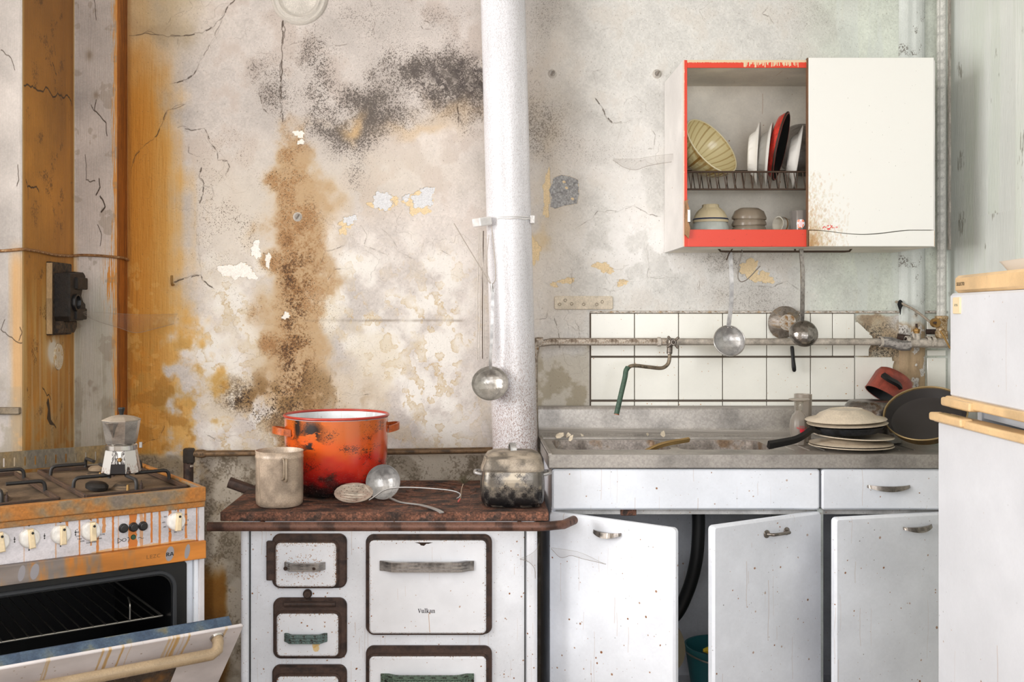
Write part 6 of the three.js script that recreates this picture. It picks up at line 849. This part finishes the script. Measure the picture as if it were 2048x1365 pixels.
// ---------------------------------------------------------------- pipes, tap and valves
{
  const pz = .075, y = Y(684, pz), R = M(7, pz), white = mm(mottle(171, [[150, 140, 128], [200, 196, 190], [218, 216, 212], [176, 156, 130]], { scale: 3, fine: .2 }), { roughness: .6, bumpScale: .0012 });
  const ring = (x, yy, rad, w, dir = [1, 0, 0]) => towards(lathe([[rad * .8, -w / 2], [rad, -w / 2 + .001], [rad, w / 2 - .001], [rad * .8, w / 2]], 24), dir, [x, yy, pz]);
  const t = thing('water_pipe', 'painted water pipe running along the tiles to the corner valves', 'pipe', [0, 0, 0]);
  const brownish = mm(mottle(172, [[104, 88, 74], [156, 142, 126], [196, 186, 174], [140, 112, 84]], { scale: 3, fine: .35 }), { roughness: .75, bumpScale: .0016 });
  part(t, 'pipe_run', metricUV(bentPipe([[X(1068, pz), RTOP + .1, pz], [X(1068, pz), y, pz], [X(1345, pz), y, pz]], R * 1.08, .035, 16), .2), brownish); part(t, 'pipe_run', metricUV(pipe([[X(1340, pz), y, pz], [X(1762, pz), y, pz]], R, { radial: 16 }), .25), white);
  part(t, 'elbow', metricUV(bentPipe([[X(1068, pz), y - .036, pz], [X(1068, pz), y, pz], [X(1086, pz), y, pz]], R * 1.35, .022, 16), .2), brownish);
  for (const [p, k, w] of [[1318, 1.35, .012], [1762, 1.6, .009], [1815, 1.7, .012], [1856, 1.6, .01], [1866, 1.7, .01]]) part(t, 'coupling', metricUV(ring(X(p, pz), y, R * k, w), .1), white);
  part(t, 'lagging', metricUV(join(pipe([[X(1762, pz), y, pz], [X(1780, pz), y - .002, pz + .004], [X(1800, pz), y - .012, pz + .012], [X(1816, pz), y - .012, pz + .01]], R * 1.5, { radial: 14 })), .15), mm(mottle(173, [[112, 106, 100], [168, 162, 156], [186, 182, 178]], { scale: 4, fine: .5 }), { roughness: .9, bumpScale: .003 }), 'wrapped grey joint');
  part(t, 'tee', metricUV(join(pipe([[X(1816, pz), y - .004, pz], [X(1893, pz), y - .004, pz]], R * 1.35, { radial: 16 }), pipe([[X(1833, pz), y, pz], [X(1833, pz), y + .028, pz]], R * 1.2, { radial: 14 })), .2), white);
  const v1 = part(t, 'stop_valve', metricUV(join(towards(lathe([[0, .026], [.004, .026], [.004, .02], [.011, .018], [.011, .01], [.009, .008], [.009, 0]], 6, .3), [0, 1, 0], [X(1833, pz), y + .024, pz])), .1), mat.brass); part(v1, 'spindle', towards(cyl(.004, .004, .014, 8), [0, 1, 0], [X(1833, pz), y + .053, pz]), mat.cast);
  part(t, 'dark_stub', towards(lathe([[.0125, -.02], [.0125, .02], [.009, .02], [.009, -.018]], 20), [.9, -.15, .35], [X(1808, .05), y + .012, .045]), mat.cast); part(t, 'dark_stub', towards(lathe([[.009, -.015], [.009, .015], [.006, .015]], 16), [1, 0, .2], [X(1862, .03), Y(664, .03), .03]), mat.cast);
  // riser in the corner with its valve body
  const rx = X(1883, .06); part(t, 'riser', metricUV(pipe([[rx, y - .004, .06], [rx, HIGH, .06]], M(9, .06), { radial: 20 }), .3), mm(mottle(174, [[168, 164, 156], [202, 202, 196], [212, 213, 207]], { scale: 2, fine: .12 }), { roughness: .55, bumpScale: .0008 })); part(t, 'riser', metricUV(pipe([[X(1899, .02), Y(500, .02), .02], [X(1899, .02), HIGH, .02]], .006, { radial: 12 }), .3), white);
  part(t, 'valve_body', metricUV(join(towards(lathe([[.014, -.05], [.02, -.046], [.02, -.02], [.017, -.018], [.019, .02], [.021, .022], [.021, .03], [.015, .032]], 24), [0, 1, 0], [rx, Y(651, .06), .06])), .1), mm(mottle(175, [[118, 90, 56], [166, 138, 96], [196, 186, 172]], { scale: 3 }), { roughness: .5, metalness: .3 })); const vc = part(t, 'valve_cap', metricUV(place(lathe([[0, .024], [.007, .024], [.008, .016], [.0145, .016], [.0155, .01], [.0155, 0]], 24), [X(1871, .08), Y(646, .08), .072], [Math.PI / 2, 0, 0]), .1), mat.brass); part(vc, 'square_key', place(box(.007, .007, .012, 0, 0, 0, .001), [X(1870, .1), Y(646, .1), .1]), mat.cast);
  part(t, 'lead_branch', metricUV(pipe([[X(1791, .0), Y(604, 0), .004], [X(1800, .02), Y(606, .02), .02], [X(1828, .04), Y(620, .04), .04], [X(1866, .07), Y(648, .07), .066]], .0042, { radial: 10 }), .1), mm(mottle(176, [[96, 82, 66], [146, 132, 114], [196, 188, 176]], { scale: 3 }), { roughness: .6 })); part(t, 'soot_lump', place(loft([[.002, .02], [.006, .014], [.0075, .004], [.005, -.006], [.003, -.016], [.001, -.03]].map(([q, h], j) => Array.from({ length: 10 }, (_, i) => { const a = -i / 10 * 6.283; return [Math.cos(a) * q * (1 + .4 * Math.sin(i * 2.3 + j)), -h, Math.sin(a) * q * .8]; })), true, 1), [X(1800, .02), Y(612, .02), .022], [Math.PI, 0, 0]), mat.blackMatt); part(t, 'lead_branch', pipe([[X(1882, .09), Y(662, .09), .085], [X(1890, .1), Y(678, .1), .1], [X(1900, .12), Y(697, .12), .12]], .003, { radial: 8 }), mat.brass);
  // tap
  const tx = X(1341, .1), tp = thing('tap', 'old wall tap with a cross handle and green hose on its spout', 'tap', [tx, y, pz]), tapM = mm(mottle(177, [[74, 66, 58], [112, 104, 96], [140, 132, 124], [92, 74, 54]], { scale: 4 }), { metalness: .6, roughness: .3 });
  const rel = (a, b, z) => [X(a, z) - tx, Y(b, z) - y, z - pz];
  part(tp, 'body', metricUV(join(towards(lathe([[0, .0], [.0125, 0], [.0125, .03], [.0105, .032], [.0105, .042], [.006, .044], [.006, .058]], 20), [.1, 0, 1], [0, 0, .014]), pipe([rel(1340, 690, .1), rel(1339, 706, .105)], .0095, { radial: 14 })), .1), tapM);
  const hb = rel(1346, 685, .135), cross = []; for (let i = 0; i < 4; i++) { const a = .72 + i * Math.PI / 2, p = [hb[0] + Math.cos(a) * .022, hb[1] + Math.sin(a) * .022, hb[2]]; cross.push(pipe([hb, p], .0042, { radial: 10 }), new THREE.SphereGeometry(.0046, 12, 8).translate(...p)); } cross.push(towards(lathe([[0, .004], [.003, .003], [.005, .007], [.0085, .007], [.0095, 0], [.008, -.008], [0, -.008]], 24), [0, 0, 1], hb)); part(tp, 'cross_handle', metricUV(join(cross), .1), tapM);
  part(tp, 'spout', metricUV(pipe([rel(1339, 704, .105), rel(1339, 716, .108), rel(1336, 728, .112), rel(1326, 736, .118), rel(1300, 735, .14), rel(1272, 732, .165), rel(1261, 733, .175), rel(1254, 740, .18), rel(1252, 750, .182)], .0062, { radial: 12, seg: 60 }), .1), mm(mottle(178, [[96, 80, 62], [136, 122, 104], [150, 142, 128]], { scale: 3 }), { metalness: .4, roughness: .5 })); part(tp, 'collar', towards(lathe([[.006, -.003], [.0092, -.002], [.0092, .002], [.006, .003]], 16), [0, 1, 0], rel(1339, 707, .105)), tapM);
  const hose = part(tp, 'rubber_hose', metricUV(pipe([rel(1256, 735, .178), rel(1252, 742, .181), rel(1250, 755, .184), rel(1243, 785, .19), rel(1233, 829, .198)], .0083, { radial: 16, seg: 40 }), .1), mm(mottle(179, [[46, 66, 52], [62, 88, 72], [74, 100, 84]], { scale: 2 }), { roughness: .6 }), 'green rubber hose'); part(hose, 'hose_mouth', towards(lathe([[.0045, 0], [.0084, 0], [.0086, .003]], 16), [.25, .97, -.06], rel(1233, 830, .198)), std({ color: 0x9c5a3c, roughness: .8 }));
}
{ // gas pipe behind cooker and range
  const z = .06, y = Y(908, z), t = thing('gas_pipe', 'brown gas pipe running low along the wall behind the range', 'pipe', [0, 0, 0]), m = mm(mottle(181, [[76, 56, 38], [120, 92, 60], [146, 118, 84], [96, 76, 54]], { scale: 2, fine: .3 }), { roughness: .6, bumpScale: .001 });
  part(t, 'pipe_run', metricUV(pipe([[X(388, z), y, z], [X(760, z), y + .006, z], [X(1000, z), y + .012, z]], .0105, { radial: 14, seg: 4 }), .3), m); part(t, 'swollen_joint', metricUV(towards(lathe([[.0105, -.02], [.0135, -.01], [.0145, .006], [.012, .016], [.0105, .018]], 20), [1, 0, 0], [X(402, z), y, z]), .1), m);
  part(t, 'hexagon_nut', metricUV(towards(lathe([[0, .026], [.017, .026], [.02, .022], [.02, -.02], [.016, -.026], [0, -.026]], 6, .3), [0, 1, 0], [X(378, z), y - .008, z]), .1), mm(mottle(182, [[42, 38, 34], [66, 60, 54]], {}), { roughness: .55, metalness: .3 })); part(t, 'thread_tape', towards(lathe([[.013, 0], [.0155, .002], [.0155, .008], [.013, .01]], 20), [0, 1, 0], [X(378, z), y - .045, z]), std({ color: 0xb9aea0, roughness: .9 })); part(t, 'down_pipe', metricUV(pipe([[X(377, z), y - .03, z], [X(375, z), .0, z]], .0165, { radial: 16 }), .2), mat.cast);
}
// ---------------------------------------------------------------- pier: cable, switch box
{
  const xp = -1.307, e = .006; const py = (p, z) => Y(p, z);
  const cb = solo('electric_cable', 'painted-over electric cable running round the stained pier', 'cable', metricUV(pipe([[X(-60, .5), py(506, .5), .5], [X(20, .5), py(501, .5), .5], [X(44, .5), py(499, .5), .502], [xp + e, py(500, .47), .47], [xp + e, py(503, .4), .4], [xp + e, py(510, .28), .28], [xp + e, py(512, .18), .18], [xp + e, py(512, .112), .112], [xp + .02, py(511, .1), .1 + e], [X(200, .1), py(512, .1), .1 + e], [X(234, .1), py(515, .1), .1 + e], [CORNER + e, py(516, .06), .07], [CORNER + e, py(520, .02), .012]], .0045, { radial: 8, seg: 100 }), .2), mm(mottle(191, [[92, 58, 28], [140, 96, 52], [176, 150, 118]], { scale: 3 }), { roughness: .7 }));
  const zc = .243, t = thing('switch_box', 'burnt black electric switch box on the ochre side of the pier', 'switch box', [xp, Y(598, zc), zc], Math.PI / 2);   // local +z looks into the room (+x)
  const old = mm(mottle(192, [[14, 11, 9], [24, 19, 15], [48, 37, 26]], { scale: 2, fine: .5 }), { roughness: .6, bumpScale: .002 }), board = mm(mottle(193, [[36, 27, 19], [78, 60, 40], [24, 19, 15]], { scale: 2, fine: .4 }), { roughness: .7, bumpScale: .002 });
  part(t, 'backboard', metricUV(slab(rrect(.165, .228, .006, 0, 0), .016, .002), .2), board); part(t, 'pale_edge', metricUV(span(-.0835, -.08, -.11, .11, .001, .018), .2), mm(mottle(194, [[150, 122, 86], [196, 170, 130]], { streak: .6 }), { roughness: .8 }));
  part(t, 'cover', metricUV(slab(poly([[-.06, -.06], [-.05, -.075], [.06, -.072], [.075, -.05], [.075, -.018], [.055, -.01], [.04, .006], [.05, .026], [.075, .034], [.075, .072], [.06, .082], [-.06, .075]]), .05, .004).translate(0, .004, .014), .2), old); part(t, 'fuse_cap', metricUV(join(span(.0, .07, .07, .086, .018, .058, .003), span(-.02, .068, .03, .068, .06, .074, .004), span(-.02, .066, -.066, -.03, .06, .072, .004)), .2), old);
  part(t, 'fuse_socket', place(lathe([[.013, 0], [.026, .0], [.028, .006], [.026, .012], [.022, .014], [.02, .004], [0, .004]], 24), [-.02, -.012, .062], [Math.PI / 2, 0, 0]), mat.black); part(t, 'lower_wedge', metricUV(slab(poly([[-.06, -.108], [.04, -.108], [.06, -.09], [.06, -.07], [-.05, -.07]]), .03, .003).translate(0, 0, .012), .2), board);
  // flaked oval under the box and the skirting stub on the pier
  part(scene.getObjectByName('wall_corner'), 'plaster_patch', metricUV(place(slab((() => { const s = new THREE.Shape(); s.absellipse(0, 0, .034, .043, 0, Math.PI * 2); return s; })(), .005, .002, 20), [xp, Y(714, .25), .235], [0, Math.PI / 2, 0]), .2), mm(mottle(195, [[168, 130, 74], [206, 192, 170], [196, 182, 158]], { scale: 2 }), { roughness: .85, bumpScale: .002 }));
  part(scene.getObjectByName('wall_corner'), 'dado_strip', metricUV(span(-1.9, xp - .004, Y(829, .5), Y(815, .5), .49, .51, .004), .3), mm(mottle(196, [[112, 98, 80], [150, 140, 124], [132, 118, 98]], { scale: 2, fine: .4 }), { roughness: .85, bumpScale: .002 }));
}
// ---------------------------------------------------------------- refrigerator against the right wall
{
  const t = thing('refrigerator', 'white refrigerator with cream trim, both doors hanging slightly open', 'refrigerator', [1.3304, 0, 1.541], -96.8 * Math.PI / 180);
  const body = std({ map: enamel(201, { base: [212, 214, 219], specks: 20, dark: 60, drips: 3, smudge: .04 }), roughness: .35 }), w = .275;
  part(t, 'cabinet_body', metricUV(join(span(-w, w, .05, 1.33, -.25, -.23), span(-w, -w + .025, .05, 1.33, -.23, .245), span(w - .025, w, .05, 1.33, -.23, .245), span(-w, w, 1.3, 1.335, -.23, .245), span(-w, w, .05, .1, -.23, .245), span(-w, w, 1.06, 1.1, -.23, .24)), .7), body); part(t, 'foot_rail', span(-w + .02, w - .02, 0, .05, -.23, .2), mat.dark);
  part(t, 'top_panel', metricUV(slab(rrect(.555, .55, .014, 0, 0), .032, .006).rotateX(-Math.PI / 2).translate(0, 1.34, .02), .4), mat.cream); part(t, 'inner_lining', metricUV(join(span(-w + .03, w - .03, .1, 1.06, -.22, -.2), span(-w + .03, w - .03, 1.1, 1.3, -.22, -.2)), .4), std({ color: 0xb9c8d8, roughness: .4 }));
  const lettering = canvasTex(256, 64, (g) => { g.clearRect(0, 0, 256, 64); g.fillStyle = '#5a4a30'; g.font = 'bold 44px sans-serif'; g.fillText('SELECTO', 10, 48); }); part(t, 'lettering', new THREE.PlaneGeometry(.07, .0145).translate(-.225, 1.353, .2957), std({ map: lettering, alphaTest: .4, transparent: true, roughness: .5 }));
  const mk = (name, y0, y1, ang, low, seed) => {
    const d = part(t, name, metricUV(slab(rrect(2 * w, y1 - y0, .006, -w, (y0 + y1) / 2), .04, .005), .7, seed), body); d.position.set(w, 0, .252); d.rotation.y = ang;
    const hy0 = low ? y1 - .002 : y0 - .017, hy1 = low ? y1 + .015 : y0 + .002;
    const strip = part(d, 'handle_strip', metricUV(join(span(-2 * w - .004, 0, hy0, hy1, .005, .05, .005), span(-2 * w - .006, -2 * w + .16, hy0 + (low ? .003 : -.003), hy1 + (low ? .004 : -.003), .03, .058, .005)), .4), mat.cream); part(strip, 'grip_recess', span(-2 * w + .03, -2 * w + .13, low ? hy1 + .002 : hy0 - .005, low ? hy1 + .0055 : hy0 - .001, .036, .05, .001), std({ color: 0x8f7a52, roughness: .7 }));
    part(d, 'door_gasket', span(-2 * w + .01, -.01, y0 + .008, y1 - .008, -.008, .0), std({ color: 0xaeb9c4, roughness: .7 })); return d;
  };
  const up = mk('freezer_door', 1.105, 1.333, .022, false, .1); mk('lower_door', .1, 1.052, .07, true, .4);
  const badgeT = canvasTex(128, 128, (g) => { g.fillStyle = '#e9d6ae'; g.fillRect(0, 0, 128, 128); g.fillStyle = '#2a2620'; g.font = 'bold 26px sans-serif'; g.textAlign = 'center'; g.fillText('6116', 60, 70); }); part(up, 'badge', frontUV(slab(rrect(.042, .036, .003, -.503, 1.306), .003, .001).translate(0, 0, .04), -.524, -.482, 1.288, 1.324), std({ map: badgeT, roughness: .4 }));
  const tr = thing('enamel_tray', 'shallow white tray with a wire handle on top of the refrigerator', 'tray', [1.205, 1.3725, 1.42], -96.8 * Math.PI / 180); tr.scale.set(.8, 1.3, .8); part(tr, 'dish', metricUV(loft([superRing(.13, .1, 0, 40, 4), superRing(.15, .12, .018, 40, 4), superRing(.154, .124, .02, 40, 4), superRing(.146, .116, .018, 40, 4), superRing(.128, .098, .003, 40, 4)], true, .9), .3), mat.white); part(tr, 'wire_handle', bentPipe([[-.148, .016, -.04], [-.175, .022, -.035], [-.175, .022, .035], [-.148, .016, .04]], .003, .012, 8), mat.chrome);
}
// ---------------------------------------------------------------- cobwebs
{
  const web = (label, pts) => { // pts: rows of points, a sagging sheet
    const c = pts.map(row => new THREE.CatmullRomCurve3(row.map(p => V3(...p)), false, 'centripetal')), n = 22, pos = [], idx = [], m = 6;
    for (let j = 0; j <= m; j++) for (let i = 0; i <= n; i++) { const a = c[0].getPointAt(i / n), b = c[1].getPointAt(i / n), q = a.lerp(b, j / m); pos.push(q.x, q.y, q.z + .012 * Math.sin(j / m * Math.PI)); }
    for (let j = 0; j < m; j++) for (let i = 0; i < n; i++) { const a = j * (n + 1) + i; idx.push(a, a + 1, a + n + 1, a + 1, a + n + 2, a + n + 1); }
    const g = new THREE.BufferGeometry(); g.setAttribute('position', new THREE.Float32BufferAttribute(pos, 3)); g.setIndex(idx); g.computeVertexNormals(); const t = thing('cobweb', label, 'cobweb', [0, 0, 0]); part(t, 'sheet', metricUV(g, .2), mat.web); part(t, 'edge_thread', join(pipe(pts[1], .0006, { radial: 5 }), pipe(pts[0], .0003, { radial: 5 })), std({ color: 0x8d8378, roughness: 1 }));
  };
  const P = (a, b, z) => [X(a, z), Y(b, z), z];
  web('dusty cobweb sheet stretched from the switch box across the corner', [[P(162, 623, .21), P(230, 627, .15), P(300, 630, .05), P(356, 628, .004)], [P(162, 626, .21), P(190, 641, .19), P(235, 655, .15), P(272, 666, .08), P(310, 658, .03), P(348, 648, .006)]]);
  web('pale cobweb between the plaster and the wall cupboard', [[P(1226, 318, .005), P(1270, 318, .04), P(1310, 312, .1), P(1346, 308, .16)], [P(1226, 320, .005), P(1246, 334, .02), P(1270, 340, .05), P(1296, 332, .09), P(1343, 324, .16)]]);
  web('torn cobweb hanging from the rail end over the left sink door', [[P(1102, 1096, .66), P(1130, 1100, .66), P(1160, 1106, .66), P(1208, 1128, .67)], [P(1102, 1098, .66), P(1122, 1116, .66), P(1142, 1112, .66), P(1164, 1118, .66), P(1212, 1129, .67)]]);
  web('small cobweb in the gap beside the range corner post', [[P(1040, 1118, .63), P(1056, 1112, .63), P(1072, 1100, .63), P(1078, 1086, .63)], [P(1040, 1119, .63), P(1056, 1124, .63), P(1068, 1136, .63), P(1071, 1158, .63)]]);
}

renderer.render(scene, camera);
